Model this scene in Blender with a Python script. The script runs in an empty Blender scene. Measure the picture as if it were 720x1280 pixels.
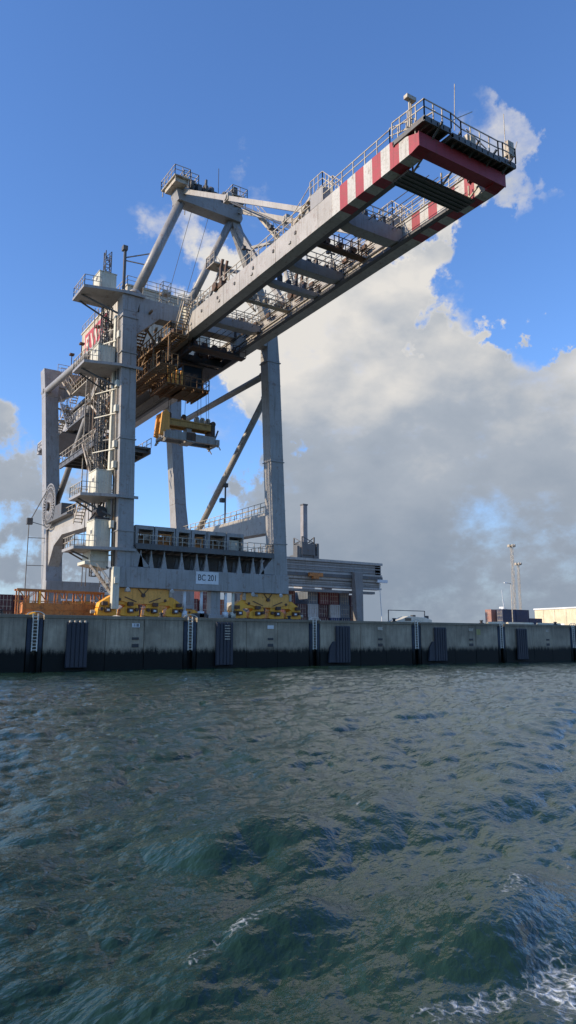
import bpy, math, random
import numpy as np
from mathutils import Vector, Matrix
random.seed(7); np.random.seed(7)
R = math.radians
S = bpy.context.scene
COL = S.collection

# ------------------------------------------------------------------ camera
CAM = Vector((0, -65.5, 2.47)); YAW = R(32.95); PITCH = math.atan(163/919.)
cd = bpy.data.cameras.new('camera'); cam = bpy.data.objects.new('camera', cd); COL.objects.link(cam)
cam.location = CAM; cam.rotation_euler = (R(90)+PITCH, 0, -YAW)
cd.sensor_fit = 'VERTICAL'; cd.sensor_height = 36; cd.lens = 36*919/1280.
cd.clip_start = .1; cd.clip_end = 9000
S.camera = cam
S.render.resolution_x = 576; S.render.resolution_y = 1024

# ------------------------------------------------------------------ light
SUN_EL = R(27); SUN_AZ = R(-77)          # azimuth from +Y, clockwise positive
sdir = Vector((math.sin(SUN_AZ)*math.cos(SUN_EL), math.cos(SUN_AZ)*math.cos(SUN_EL), math.sin(SUN_EL)))
sl = bpy.data.lights.new('sun', 'SUN'); so = bpy.data.objects.new('sun', sl); COL.objects.link(so)
sl.energy = 5.0; sl.angle = R(.6); sl.color = (1, .85, .66)
so.rotation_euler = sdir.to_track_quat('Z', 'Y').to_euler(); so.location = (-60, 30, 90)
S.view_settings.view_transform = 'Standard'; S.view_settings.look = 'None'
S.view_settings.gamma = 1; S.view_settings.exposure = .12; S.view_settings.use_curve_mapping = False

W = bpy.data.worlds.new('World'); S.world = W; W.use_nodes = True
nt = W.node_tree; N = nt.nodes; L = nt.links; N.clear()
def nd(t, **k):
    n = N.new(t)
    for a, b in k.items(): setattr(n, a, b)
    return n
def sset(sock, v):
    if isinstance(v, bpy.types.NodeSocket): L.new(v, sock)
    else: sock.default_value = v
def mth(op, a, b=None, c=None, clamp=False):
    n = nd('ShaderNodeMath', operation=op, use_clamp=clamp); sset(n.inputs[0], a)
    if b is not None: sset(n.inputs[1], b)
    if c is not None: sset(n.inputs[2], c)
    return n.outputs[0]
def vmth(op, a, b=None, out=0):
    n = nd('ShaderNodeVectorMath', operation=op); sset(n.inputs[0], a)
    if b is not None: sset(n.inputs[1], b)
    return n.outputs[out]
def smooth(x, a, b, lo=0., hi=1.):
    n = nd('ShaderNodeMapRange', interpolation_type='SMOOTHSTEP'); sset(n.inputs[0], x)
    n.inputs[1].default_value = a; n.inputs[2].default_value = b; n.inputs[3].default_value = lo; n.inputs[4].default_value = hi
    return n.outputs[0]
def mixc(f, a, b):
    n = nd('ShaderNodeMix', data_type='RGBA'); sset(n.inputs[0], f); sset(n.inputs[6], a); sset(n.inputs[7], b)
    return n.outputs[2]
def noise(v, scale, detail=8, rough=.55, dist=0., lac=2.):
    n = nd('ShaderNodeTexNoise'); sset(n.inputs['Vector'], v); n.inputs['Scale'].default_value = scale
    n.inputs['Detail'].default_value = detail; n.inputs['Roughness'].default_value = rough
    n.inputs['Distortion'].default_value = dist; n.inputs['Lacunarity'].default_value = lac
    return n.outputs['Fac']
sky = nd('ShaderNodeTexSky', sky_type='NISHITA', sun_disc=False)
sky.sun_elevation = SUN_EL; sky.sun_rotation = SUN_AZ
sky.air_density = 1.1; sky.dust_density = .15; sky.ozone_density = 2.2; sky.altitude = 0
tc = nd('ShaderNodeTexCoord'); D0 = tc.outputs['Generated']
sep = nd('ShaderNodeSeparateXYZ'); L.new(D0, sep.inputs[0]); EL = sep.outputs[2]
fw = Vector((math.sin(YAW)*math.cos(PITCH), math.cos(YAW)*math.cos(PITCH), math.sin(PITCH)))
rt = Vector((math.cos(YAW), -math.sin(YAW), 0)); up = rt.cross(fw)
def pdir(x, y): return (fw + rt*(x-360)/919. - up*(y-640)/919.).normalized()
# stretched direction space: cumulus are wider than high
def stretch(v): return vmth('MULTIPLY', v, (1, 1, 1.55))
warp = nd('ShaderNodeTexNoise'); L.new(D0, warp.inputs['Vector']); warp.inputs['Scale'].default_value = 6; warp.inputs['Detail'].default_value = 8; warp.inputs['Roughness'].default_value = .6
wv = vmth('MULTIPLY', vmth('SUBTRACT', warp.outputs['Color'], (.5, .5, .5)), (.10, .10, .10))
DW = vmth('ADD', D0, wv)
# cloud banks: (azimuth from +Y, elevation, radius, weight) of each bank's heart, in degrees
BANKS = []
for x, y, r, w in [(248, 385, 6, .40), (310, 415, 7, .34), (385, 415, 8, .30), (455, 410, 8, .30), (520, 420, 7, .28), (560, 490, 10, .36), (440, 480, 9, .28),
                   (640, 570, 9, .40), (720, 600, 8, .40), (350, 480, 6, .22), (605, 205, 6, .19), (665, 215, 5, .20), (600, 335, 5, .14), (630, 365, 4, .10),
                   (655, 425, 7, -.55), (705, 400, 8, -.45), (400, 160, 9, -.28), (170, 240, 9, -.34), (560, 650, 13, .46), (430, 650, 8, .26), (690, 690, 15, .7), (520, 735, 15, .7), (620, 780, 15, .6), (400, 745, 7, .34), (300, 570, 6, -.16),
                   (-10, 690, 9, .62), (-30, 665, 7, .3), (50, 740, 6, .34), (330, 700, 6, .2), (615, 645, 9, .6), (590, 640, 13, .5), (640, 600, 9, .3)]:
    d = pdir(x, y); BANKS.append((d, r, w))
for az, el, r, w in [(85, 9, 13, .4), (112, 8, 11, .38), (150, 9, 12, .36), (-55, 7, 9, .3), (-95, 8, 9, .3), (-140, 10, 12, .36), (178, 7, 9, .3), (120, 34, 8, .26)]:
    a, e = R(az), R(el); BANKS.append((Vector((math.sin(a)*math.cos(e), math.cos(a)*math.cos(e), math.sin(e))), r, w))
bias = None
for d, r, w in BANKS:
    dt = vmth('DOT_PRODUCT', DW, tuple(d), out=1)
    b = smooth(dt, math.cos(R(r*1.25)), 1.0, 0, w)
    bias = b if bias is None else mth('ADD', bias, b)
bias = mth('ADD', bias, mth('MULTIPLY', smooth(EL, .20, .02), .12))
bias = mth('MINIMUM', bias, .60)
def dens(v):
    a = noise(stretch(v), 3.6, 12, .62, .1)
    b = noise(stretch(v), 17, 10, .62, .1)
    return mth('ADD', mth('MULTIPLY', a, .68), mth('MULTIPLY', b, .32))
def soft(v): return mth('ADD', mth('MULTIPLY', noise(stretch(v), 3.6, 3, .5), .7), mth('MULTIPLY', noise(stretch(v), 11, 4, .5), .3))
n0 = dens(D0); r0 = soft(D0); r1 = soft(vmth('ADD', D0, tuple(sdir*.05 + Vector((0, 0, .03)))))
den = mth('ADD', mth('MULTIPLY', mth('SUBTRACT', n0, .5), 1.7), bias)
mask = smooth(den, .10, .56)
relief = mth('MULTIPLY', mth('SUBTRACT', r0, r1), smooth(EL, .12, .45, .9, 2.6))
thick = smooth(den, .25, .9)
low = smooth(EL, .04, .46)             # lower clouds hang in each other's shade
lit = mth('ADD', mth('ADD', mth('MULTIPLY', low, .80), mth('MULTIPLY', thick, -.30)), mth('ADD', relief, .24), clamp=True)
dl = vmth('DOT_PRODUCT', D0, tuple(pdir(255, 350)), out=1)
lit = mth('ADD', lit, smooth(dl, math.cos(R(13)), math.cos(R(2)), 0, .45), clamp=True)
ramp = nd('ShaderNodeValToRGB'); L.new(lit, ramp.inputs[0])
cr = ramp.color_ramp; cr.elements[0].position = 0; cr.elements[0].color = (2.45, 3.0, 3.8, 1)
cr.elements[1].position = 1; cr.elements[1].color = (7.2, 6.95, 6.6, 1)
e = cr.elements.new(.5); e.color = (3.7, 4.15, 4.8, 1)
# thin haze veil mixed into the sky colour near the horizon
skyc = sky.outputs[0]
hs = nd('ShaderNodeHueSaturation'); hs.inputs['Saturation'].default_value = 1.05; hs.inputs['Value'].default_value = 1.0; L.new(vmth('MULTIPLY', skyc, (1.40, 1.66, 2.18)), hs.inputs['Color'])
veil = mixc(mth('MULTIPLY', smooth(EL, .15, .0), .85), hs.outputs[0], (3.5, 4.2, 5.1, 1))
col = mixc(mask, veil, ramp.outputs[0])
bg = nd('ShaderNodeBackground'); bg.inputs['Strength'].default_value = .10; L.new(col, bg.inputs[0])
wo = nd('ShaderNodeOutputWorld'); L.new(bg.outputs[0], wo.inputs[0])

# ------------------------------------------------------------------ materials
MATS = {}
def newmat(name):
    m = bpy.data.materials.new(name); m.use_nodes = True
    t = m.node_tree; b = t.nodes['Principled BSDF']; MATS[name] = m
    return m, t, b
def T(t, kind, **k):
    n = t.nodes.new(kind)
    for a, b in k.items(): setattr(n, a, b)
    return n
def tnoise(t, vec, scale, detail=4, rough=.6):
    n = T(t, 'ShaderNodeTexNoise'); n.inputs['Scale'].default_value = scale; n.inputs['Detail'].default_value = detail
    n.inputs['Roughness'].default_value = rough; t.links.new(vec, n.inputs['Vector']); return n.outputs['Fac']
def tramp(t, fac, stops, interp='LINEAR'):
    n = T(t, 'ShaderNodeValToRGB'); n.color_ramp.interpolation = interp; t.links.new(fac, n.inputs[0])
    el = n.color_ramp.elements
    while len(el) < len(stops): el.new(.5)
    for i, (p, c) in enumerate(stops): el[i].position = p; el[i].color = (*c, 1) if len(c) == 3 else c
    return n.outputs[0]
def tmix(t, f, a, b, blend='MIX'):
    n = T(t, 'ShaderNodeMix', data_type='RGBA', blend_type=blend)
    for s, v in ((n.inputs[0], f), (n.inputs[6], a), (n.inputs[7], b)):
        if isinstance(v, bpy.types.NodeSocket): t.links.new(v, s)
        else: s.default_value = v if not isinstance(v, tuple) or len(v) == 4 else (*v, 1)
    return n.outputs[2]
def tmath(t, op, a, b):
    n = T(t, 'ShaderNodeMath', operation=op)
    for s, v in ((n.inputs[0], a), (n.inputs[1], b)):
        if isinstance(v, bpy.types.NodeSocket): t.links.new(v, s)
        else: s.default_value = v
    return n.outputs[0]
def wpos(t, scale=(1, 1, 1)):
    g = T(t, 'ShaderNodeNewGeometry'); v = T(t, 'ShaderNodeVectorMath', operation='MULTIPLY')
    t.links.new(g.outputs['Position'], v.inputs[0]); v.inputs[1].default_value = scale; return v.outputs[0]
def paint(name, c, rough=.45, dirt=.35, rust=.0, metal=0., streak=.85, base=None):
    """weathered paint: broad fading, vertical run-off streaks, patches of rust"""
    m, t, b = newmat(name)
    c3 = base(t) if base else (*c, 1)
    f1 = tnoise(t, wpos(t), .45, 5)
    col = tmix(t, tramp(t, f1, [(.35, (0, 0, 0)), (.7, (1, 1, 1))]), c3, tmix(t, 1., c3, (.78, .77, .74, 1), 'MULTIPLY'))
    f2 = tnoise(t, wpos(t, (2.6, 2.6, .16)), 1.6, 5, .65)
    sm = tmath(t, 'MULTIPLY', tramp(t, f2, [(.52, (0, 0, 0)), (.72, (1, 1, 1))]), streak)
    col = tmix(t, sm, col, tmix(t, 1., c3, (.55, .50, .44, 1), 'MULTIPLY'))
    f3 = tnoise(t, wpos(t), 5.5, 6, .7)
    dm = tmath(t, 'MULTIPLY', tramp(t, f3, [(.5, (0, 0, 0)), (.75, (1, 1, 1))]), dirt)
    col = tmix(t, dm, col, (.10, .085, .07, 1))
    if rust:
        f4 = tnoise(t, wpos(t), 1.7, 7, .72)
        rm = tramp(t, f4, [(.60-.25*rust, (0, 0, 0)), (.70-.2*rust, (1, 1, 1))])
        f5 = tnoise(t, wpos(t), 9, 4)
        rc = tramp(t, f5, [(.3, (.07, .028, .012)), (.7, (.26, .11, .04))])
        col = tmix(t, tmath(t, 'MULTIPLY', rm, min(1, .5+rust*.5)), col, rc)
    t.links.new(col, b.inputs['Base Color'])
    rr = tramp(t, f3, [(.3, (rough-.08,)*3), (.8, (min(1, rough+.2),)*3)]); t.links.new(rr, b.inputs['Roughness'])
    b.inputs['Metallic'].default_value = metal
    bp = T(t, 'ShaderNodeBump'); bp.inputs['Strength'].default_value = .25; bp.inputs['Distance'].default_value = .012
    t.links.new(f3, bp.inputs['Height']); t.links.new(bp.outputs[0], b.inputs['Normal'])
    return m
GREY = paint('grey_paint', (.345, .328, .305), .42, .22, .12)
GREYL = paint('girder_paint', (.43, .40, .355), .42, .25, .16)
GREYD = paint('dark_grey_paint', (.12, .118, .112), .5, .4, .2)
CREAM = paint('cream_cladding', (.68, .60, .46), .5, .25, .0)
CABIN = paint('cabin_cladding', (.66, .63, .50), .5, .25, .02, streak=.6)
YEL = paint('yellow_paint', (.95, .44, .03), .4, .2, .04)
YELB = paint('pale_yellow_paint', (.90, .43, .08), .45, .3, .10)
ORG = paint('orange_rust_paint', (.60, .22, .045), .6, .6, .36)
RUST = paint('rusty_steel', (.22, .125, .06), .8, .6, .5)
OCHRE = paint('ochre_paint', (.50, .29, .075), .6, .5, .3)
BRN = paint('brown_steel', (.085, .055, .038), .7, .5, .5)
DARK = paint('dark_steel', (.05, .05, .052), .55, .4, .25)
GALV = paint('galvanised_steel', (.52, .46, .36), .55, .5, .36)
LADDER = paint('ladder_paint', (.74, .70, .60), .6, .4, .12)
RED = paint('red_paint', (.34, .03, .036), .45, .3, .05)
REDL = paint('red_letter_paint', (.50, .05, .045), .5, .2, 0)
WHITE = paint('white_paint', (.78, .78, .76), .5, .15, 0, streak=.2)
BLACK = paint('black_paint', (.012, .012, .013), .6, .0, 0)
RUB = paint('fender_rubber', (.028, .032, .045), .55, .35, 0)
ROPE = paint('wire_rope', (.10, .10, .10), .6, .2, 0)
BRICK = paint('panel_building', (.72, .62, .42), .6, .15, 0)
GLASSM, t_, b_ = newmat('cab_glass'); b_.inputs['Base Color'].default_value = (.02, .03, .04, 1); b_.inputs['Roughness'].default_value = .06
def stripe_base(t):
    g = T(t, 'ShaderNodeNewGeometry'); s = T(t, 'ShaderNodeSeparateXYZ'); t.links.new(g.outputs['Position'], s.inputs[0])
    k = tmath(t, 'DIVIDE', tmath(t, 'ADD', s.outputs[1], 34.3), 0.94)
    k = tmath(t, 'MODULO', tmath(t, 'FLOOR', k, 0), 2.)
    return tmix(t, k, (.36, .03, .04, 1), (.52, .50, .45, 1))
STRIPE = paint('red_white_stripes', (1, 1, 1), .5, .55, .12, base=stripe_base)
def concrete(name, c, tidal=False):
    m, t, b = newmat(name)
    f1 = tnoise(t, wpos(t), .35, 6); f2 = tnoise(t, wpos(t, (3, 3, .22)), 1.1, 6, .7); f3 = tnoise(t, wpos(t), 7, 8, .7)
    col = tmix(t, tramp(t, f1, [(.3, (0, 0, 0)), (.7, (1, 1, 1))]), tuple(x*.50 for x in c), tuple(x*1.18 for x in c))
    col = tmix(t, tmath(t, 'MULTIPLY', tramp(t, f2, [(.46, (0, 0, 0)), (.70, (1, 1, 1))]), .6), col, tuple(x*.34 for x in c))
    col = tmix(t, tmath(t, 'MULTIPLY', tramp(t, f3, [(.48, (0, 0, 0)), (.8, (1, 1, 1))]), .5), col, tuple(x*.55 for x in c))
    if tidal:                            # weed and wet growth up to the high-water mark, run-off from the coping
        g = T(t, 'ShaderNodeNewGeometry'); s = T(t, 'ShaderNodeSeparateXYZ'); t.links.new(g.outputs['Position'], s.inputs[0])
        z = tmath(t, 'ADD', s.outputs[2], tmath(t, 'MULTIPLY', tmath(t, 'SUBTRACT', f2, .5), 1.5))
        z = tmath(t, 'ADD', z, tmath(t, 'MULTIPLY', tmath(t, 'SUBTRACT', f3, .5), .8))
        wet = T(t, 'ShaderNodeMapRange', interpolation_type='SMOOTHSTEP'); t.links.new(z, wet.inputs[0])
        wet.inputs[1].default_value = 2.15; wet.inputs[2].default_value = 1.45
        al = tmix(t, f3, (.002, .003, .003, 1), (.007, .009, .006, 1))
        hi = T(t, 'ShaderNodeMapRange', interpolation_type='SMOOTHSTEP'); t.links.new(z, hi.inputs[0]); hi.inputs[1].default_value = 3.6; hi.inputs[2].default_value = 4.7
        col = tmix(t, tmath(t, 'MULTIPLY', hi.outputs[0], .62), col, tuple(x*.34 for x in c))
        col = tmix(t, wet.outputs[0], col, al)
        rr = T(t, 'ShaderNodeMapRange'); t.links.new(wet.outputs[0], rr.inputs[0]); rr.inputs[3].default_value = .85; rr.inputs[4].default_value = .6; b.inputs['Specular IOR Level'].default_value = .25
        t.links.new(rr.outputs[0], b.inputs['Roughness'])
    else: b.inputs['Roughness'].default_value = .85
    t.links.new(col, b.inputs['Base Color'])
    bp = T(t, 'ShaderNodeBump'); bp.inputs['Strength'].default_value = .5; bp.inputs['Distance'].default_value = .04
    t.links.new(f3, bp.inputs['Height']); t.links.new(bp.outputs[0], b.inputs['Normal'])
    return m
CONC = concrete('quay_concrete', (.45, .375, .265), True)
APRON = concrete('apron_concrete', (.30, .29, .27))
PILE = concrete('pile_steel', (.06, .07, .085), True)

# ------------------------------------------------------------------ mesh helpers
class MB:
    def __init__(s): s.v = []; s.f = []
    def add(s, vs, fs):
        o = len(s.v); s.v += [tuple(v) for v in vs]; s.f += [tuple(i+o for i in f) for f in fs]; return s
    def hexa(s, a, b):                   # two quads, bottom and top, both counter-clockwise from above
        return s.add(list(a)+list(b), [(3, 2, 1, 0), (4, 5, 6, 7), (0, 1, 5, 4), (1, 2, 6, 5), (2, 3, 7, 6), (3, 0, 4, 7)])
    def box(s, x0, x1, y0, y1, z0, z1):
        return s.hexa([(x0, y0, z0), (x1, y0, z0), (x1, y1, z0), (x0, y1, z0)], [(x0, y0, z1), (x1, y0, z1), (x1, y1, z1), (x0, y1, z1)])
    def cbox(s, c, d): return s.box(c[0]-d[0]/2, c[0]+d[0]/2, c[1]-d[1]/2, c[1]+d[1]/2, c[2]-d[2]/2, c[2]+d[2]/2)
    def frust(s, c0, d0, c1, d1):
        q = lambda c, d: [(c[0]+i*d[0]/2, c[1]+j*d[1]/2, c[2]) for i, j in ((-1, -1), (1, -1), (1, 1), (-1, 1))]
        return s.hexa(q(c0, d0), q(c1, d1))
    def beam(s, p, q, w, h=None, upv=(0, 0, 1)):
        p = Vector(p); q = Vector(q); h = h or w; d = (q-p)
        if d.length < 1e-6: return s
        d.normalize(); u = Vector(upv)
        if abs(d.dot(u)) > .98: u = Vector((0, 1, 0))
        r = d.cross(u).normalized(); u = r.cross(d)
        k = [(-1, -1), (1, -1), (1, 1), (-1, 1)]
        return s.hexa([p+r*i*w/2+u*j*h/2 for i, j in k][::-1], [q+r*i*w/2+u*j*h/2 for i, j in k][::-1])
    def tube(s, p, q, r, n=12, r2=None):
        p = Vector(p); q = Vector(q); d = (q-p).normalized(); r2 = r if r2 is None else r2
        a = d.cross(Vector((0, 0, 1)) if abs(d.z) < .95 else Vector((0, 1, 0))).normalized(); b = d.cross(a)
        vs = [c+(a*math.cos(2*math.pi*i/n)+b*math.sin(2*math.pi*i/n))*rr for c, rr in ((p, r), (q, r2)) for i in range(n)]
        fs = [(i, (i+1) % n, n+(i+1) % n, n+i) for i in range(n)] + [tuple(range(n))[::-1], tuple(range(n, 2*n))]
        return s.add(vs, fs)
    def poly(s, pts, axis, a, b):        # polygon in the plane across `axis`, extruded from a to b
        def mk(p, c): return {'x': (c, p[0], p[1]), 'y': (p[0], c, p[1]), 'z': (p[0], p[1], c)}[axis]
        n = len(pts)
        return s.add([mk(p, a) for p in pts]+[mk(p, b) for p in pts], [tuple(range(n))[::-1], tuple(range(n, 2*n))]+[(i, (i+1) % n, n+(i+1) % n, n+i) for i in range(n)])
    def rail(s, pts, h=1.1, step=1.4, th=.065, mid=True, toe=False):
        for p, q in zip(pts[:-1], pts[1:]):
            p = Vector(p); q = Vector(q); n = max(1, round((q-p).length/step))
            for i in range(n+1):
                c = p.lerp(q, i/n); s.beam(c, c+Vector((0, 0, h)), th)
            s.beam(p+Vector((0, 0, h)), q+Vector((0, 0, h)), th*.9)
            if mid: s.beam(p+Vector((0, 0, h*.52)), q+Vector((0, 0, h*.52)), th*.8)
            if toe: s.beam(p+Vector((0, 0, .08)), q+Vector((0, 0, .08)), .03, .15)
        return s
    def stair(s, p, q, w=.8, side=None, rise=.24, hand=True):
        p = Vector(p); q = Vector(q); n = max(3, round(abs(q.z-p.z)/rise)); hd = Vector((q.x-p.x, q.y-p.y, 0)).normalized()
        r = hd.cross(Vector((0, 0, 1))); run = Vector((q.x-p.x, q.y-p.y, 0)).length/n
        for i in range(n):
            c = p.lerp(q, (i+.5)/n); s.beam(c-hd*run*.48, c+hd*run*.48, w, .05)
        for k in (-1, 1):
            o = r*k*(w/2+.03); s.beam(p+o, q+o, .06, .22)
            if hand:
                H = Vector((0, 0, 1.0)); s.beam(p+o+H, q+o+H, .05)
                m = max(1, round((q-p).length/1.6))
                for i in range(m+1): c = p.lerp(q, i/m)+o; s.beam(c, c+H, .045)
        return s
    def lattice(s, p, q, w, nb, th=.08, tb=.05):   # square lattice mast from p to q
        p = Vector(p); q = Vector(q); k = [(-1, -1), (1, -1), (1, 1), (-1, 1)]
        c = [[p.lerp(q, j/nb)+Vector((a*w/2, b*w/2, 0)) for a, b in k] for j in range(nb+1)]
        for i in range(4): s.beam(c[0][i], c[-1][i], th)
        for j in range(nb):
            for i in range(4):
                a, b = (i, (i+1) % 4) if j % 2 else ((i+1) % 4, i)
                s.beam(c[j][a], c[j+1][b], tb); s.beam(c[j][i], c[j][(i+1) % 4], tb)
        return s
    def build(s, name, mat, parent=None, smoothed=False, bevel=0):
        me = bpy.data.meshes.new(name); o = bpy.data.objects.new(name, me); COL.objects.link(o)
        org = ORG_OF.get(parent.name, Vector()) if parent else Vector()
        me.from_pydata([(v[0]-org.x, v[1]-org.y, v[2]-org.z) for v in s.v], [], s.f); me.update()
        if smoothed: me.polygons.foreach_set('use_smooth', [len(p.vertices) == 4 for p in me.polygons])
        me.materials.append(mat)
        if parent and name in SMALL: o['kind'] = 'stuff'
        if parent: o.parent = parent; ORG_OF[o.name] = org
        if bevel:
            b = o.modifiers.new('bevel', 'BEVEL'); b.width = bevel; b.segments = 2; b.limit_method = 'ANGLE'
        return o
ORG_OF = {}
SMALL = {'railing', 'web_stiffener', 'rope_guide', 'cladding_rib', 'side_rib', 'door_bar', 'bracket', 'equipment_box', 'machinery', 'buffer', 'stair', 'rib', 'reflector', 'cable_loop', 'wall_tie', 'grating_joist', 'wall_joint', 'mooring_recess', 'sheave', 'walkway', 'rail_clamp', 'frame'}
def tag(o, label=None, cat=None, group=None, kind=None):
    for k, v in (('label', label), ('category', cat), ('group', group), ('kind', kind)):
        if v: o[k] = v
    return o
def thing(name, loc, label, cat, group=None):
    o = bpy.data.objects.new(name, None); COL.objects.link(o); o.location = loc; o.empty_display_size = .5
    ORG_OF[o.name] = Vector(loc); return tag(o, label, cat, group)
def text_mesh(name, s, size, mat, parent, mtx, depth=.01, bold=0., sx=1.):
    cu = bpy.data.curves.new('tmp', 'FONT'); cu.body = s; cu.size = size; cu.extrude = depth; cu.align_x = 'CENTER'; cu.align_y = 'CENTER'; cu.offset = bold
    to = bpy.data.objects.new('tmp', cu); COL.objects.link(to); bpy.context.view_layer.update()
    me = bpy.data.meshes.new_from_object(to.evaluated_get(bpy.context.evaluated_depsgraph_get()))
    bpy.data.objects.remove(to); bpy.data.curves.remove(cu)
    me.transform(mtx @ Matrix.Diagonal((sx, 1, 1, 1)))
    me.transform(Matrix.Translation(-ORG_OF.get(parent.name, Vector())))
    me.materials.clear(); me.materials.append(mat); me.name = name
    o = bpy.data.objects.new(name, me); COL.objects.link(o); o.parent = parent; return o
FACE_MY = Matrix.Rotation(R(90), 4, 'X')                                # text facing -Y
FACE_MX = Matrix.Rotation(R(-90), 4, 'Z') @ Matrix.Rotation(R(90), 4, 'X')   # text facing -X
QZ = 4.81

# ------------------------------------------------------------------ water
def fft_tile(n, Lm, lam_p, rms, wind, seed, spread=2, lmin=.0, lmax=1e9):
    rg = np.random.RandomState(seed); k = 2*np.pi*np.fft.fftfreq(n, Lm/n); kx, ky = np.meshgrid(k, k, indexing='ij')
    kk = np.hypot(kx, ky); kk[0, 0] = 1; kp = 2*np.pi/lam_p
    c = (kx*wind[0]+ky*wind[1])/kk
    P = np.exp(-.9*(kp/kk)**2)/kk**3.6*(np.abs(c)**spread*.96+.04)*np.exp(-(kk*Lm/n*.55)**2)
    P *= (2*np.pi/kk > lmin)*(2*np.pi/kk < lmax); P[0, 0] = 0
    h = (rg.randn(n, n)+1j*rg.randn(n, n))*np.sqrt(P)
    H = np.fft.ifft2(h).real; s = rms/H.std()
    DX = np.fft.ifft2(-1j*kx/kk*h).real; DY = np.fft.ifft2(-1j*ky/kk*h).real
    # h is not Hermitian: rebuild from the real field so displacement and height agree
    hh = np.fft.fft2(H); DX = np.fft.ifft2(-1j*kx/kk*hh).real; DY = np.fft.ifft2(-1j*ky/kk*hh).real
    return H*s, DX*s, DY*s, Lm, n
def samp(tile, x, y, ang=0.):
    H, DX, DY, Lm, n = tile; ca, sa = math.cos(ang), math.sin(ang)
    u = ((x*ca+y*sa)/Lm*n) % n; v = ((-x*sa+y*ca)/Lm*n) % n
    i = np.floor(u).astype(int); j = np.floor(v).astype(int); fu = u-i; fv = v-j; i %= n; j %= n; i1 = (i+1) % n; j1 = (j+1) % n
    g = lambda A: A[i, j]*(1-fu)*(1-fv)+A[i1, j]*fu*(1-fv)+A[i, j1]*(1-fu)*fv+A[i1, j1]*fu*fv
    dx, dy = g(DX), g(DY)
    return g(H), dx*ca-dy*sa, dx*sa+dy*ca
def make_water():
    a_in = np.linspace(-R(34), R(34), 640)+YAW
    a_out = np.linspace(R(34), 2*np.pi-R(34), 120)[1:-1]+YAW
    ang = np.concatenate([a_in, a_out]); na = len(ang)
    r = np.concatenate([1.2*(150/1.2)**(np.linspace(0, 1, 860)), [220, 400, 800, 1600, 4000]]); nr = len(r)
    A, Rr = np.meshgrid(ang, r, indexing='ij'); x = CAM.x+np.sin(A)*Rr; y = CAM.y+np.cos(A)*Rr
    wind = np.array([.50, -.866])
    big = fft_tile(512, 61., 5.5, .060, wind, 3, 6, .8); mid = fft_tile(512, 27.7, 1.15, .0215, wind, 21, 2, .2); small = fft_tile(512, 9.3, .34, .0055, wind, 11, 5, .05)
    f1 = np.clip(1.15-Rr/160, 0, 1); fm_ = np.clip(1.4-Rr/95, 0, 1)*np.clip(.30+Rr/24, 0, 1); f2 = np.clip(1.6-Rr/13, 0, 1)
    h1, dx1, dy1 = samp(big, x, y); hm, dxm, dym = samp(mid, x, y, .18); h2, dx2, dy2 = samp(small, x, y, -.22)
    z = h1*f1+hm*fm_+h2*f2; ch = 1.2
    px = x+ch*(dx1*f1+dxm*fm_+dx2*f2); py = y+ch*(dy1*f1+dym*fm_+dy2*f2)
    foam = np.zeros_like(z)
    def ridge(p, q, hgt, wf, wb, crest=0.):      # wake crest: steep towards the boat, gentle behind
        nonlocal z, foam
        p = np.array(p); q = np.array(q); d = q-p; ln = np.hypot(*d); d = d/ln; nrm = np.array([d[1], -d[0]])
        s = (x-p[0])*d[0]+(y-p[1])*d[1]; w = (x-p[0])*nrm[0]+(y-p[1])*nrm[1]
        w = w+.10*np.sin(s*2.1)+.25*((s/ln-.5)**2)*1.5
        en = np.exp(-((s-ln/2)/(ln*.55))**4)
        pr = np.where(w > 0, np.exp(-(w/wf)**2), np.exp(-(w/wb)**2)); z = z+hgt*pr*en
        if crest: foam = np.maximum(foam, crest*np.exp(-((w+.05)/.16)**2)*np.exp(-((s-ln*.55)/(ln*.30))**4))
    ridge((2.05, -60.75), (4.1, -59.55), .26, .42, .95, .34)
    ridge((5.1, -57.6), (8.2, -56.0), .20, .5, 1.1, .25)
    ridge((4.0, -57.6), (5.6, -56.6), .14, .4, .8)
    ridge((4.6, -61.2), (6.4, -60.0), .20, .40, 1.0, .20)
    ridge((8.0, -53.0), (12.5, -50.8), .16, .6, 1.2)
    ridge((0.0, -58.0), (2.4, -56.4), .12, .5, 1.0)
    def patch(c, rx, ry, rot, amp):
        nonlocal foam
        u = (x-c[0])*math.cos(rot)+(y-c[1])*math.sin(rot); v = -(x-c[0])*math.sin(rot)+(y-c[1])*math.cos(rot)
        foam = np.maximum(foam, amp*np.exp(-((u/rx)**2+(v/ry)**2)**1.3))
    patch((4.82, -61.66), .62, .34, .5, .56); patch((5.1, -61.35), .5, .28, .6, .38); patch((4.0, -61.62), .75, .2, .1, .44); patch((5.9, -60.4), .7, .2, .5, .34)
    steep = np.clip((hm-.045)*9, 0, .34)*np.clip((h1-.06)*10, 0, 1)*(Rr < 40); foam = np.maximum(foam, steep)
    me = bpy.data.meshes.new('water'); o = bpy.data.objects.new('water', me); COL.objects.link(o)
    co = np.stack([px, py, z], -1).reshape(-1, 3)
    idx = np.arange(na*nr).reshape(na, nr); nxt = np.roll(idx, -1, 0)
    q = np.stack([idx[:, :-1], idx[:, 1:], nxt[:, 1:], nxt[:, :-1]], -1).reshape(-1, 4)
    # nothing is seen of the water more than two metres behind the quay face
    keep = co[q[:, 0], 1] < 2.0; q = q[keep]
    me.vertices.add(len(co)); me.vertices.foreach_set('co', co.astype(np.float32).ravel())
    me.loops.add(q.size); me.loops.foreach_set('vertex_index', q.astype(np.int32).ravel())
    me.polygons.add(len(q)); me.polygons.foreach_set('loop_start', np.arange(0, q.size, 4, dtype=np.int32)); me.polygons.foreach_set('loop_total', np.full(len(q), 4, np.int32))
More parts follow.
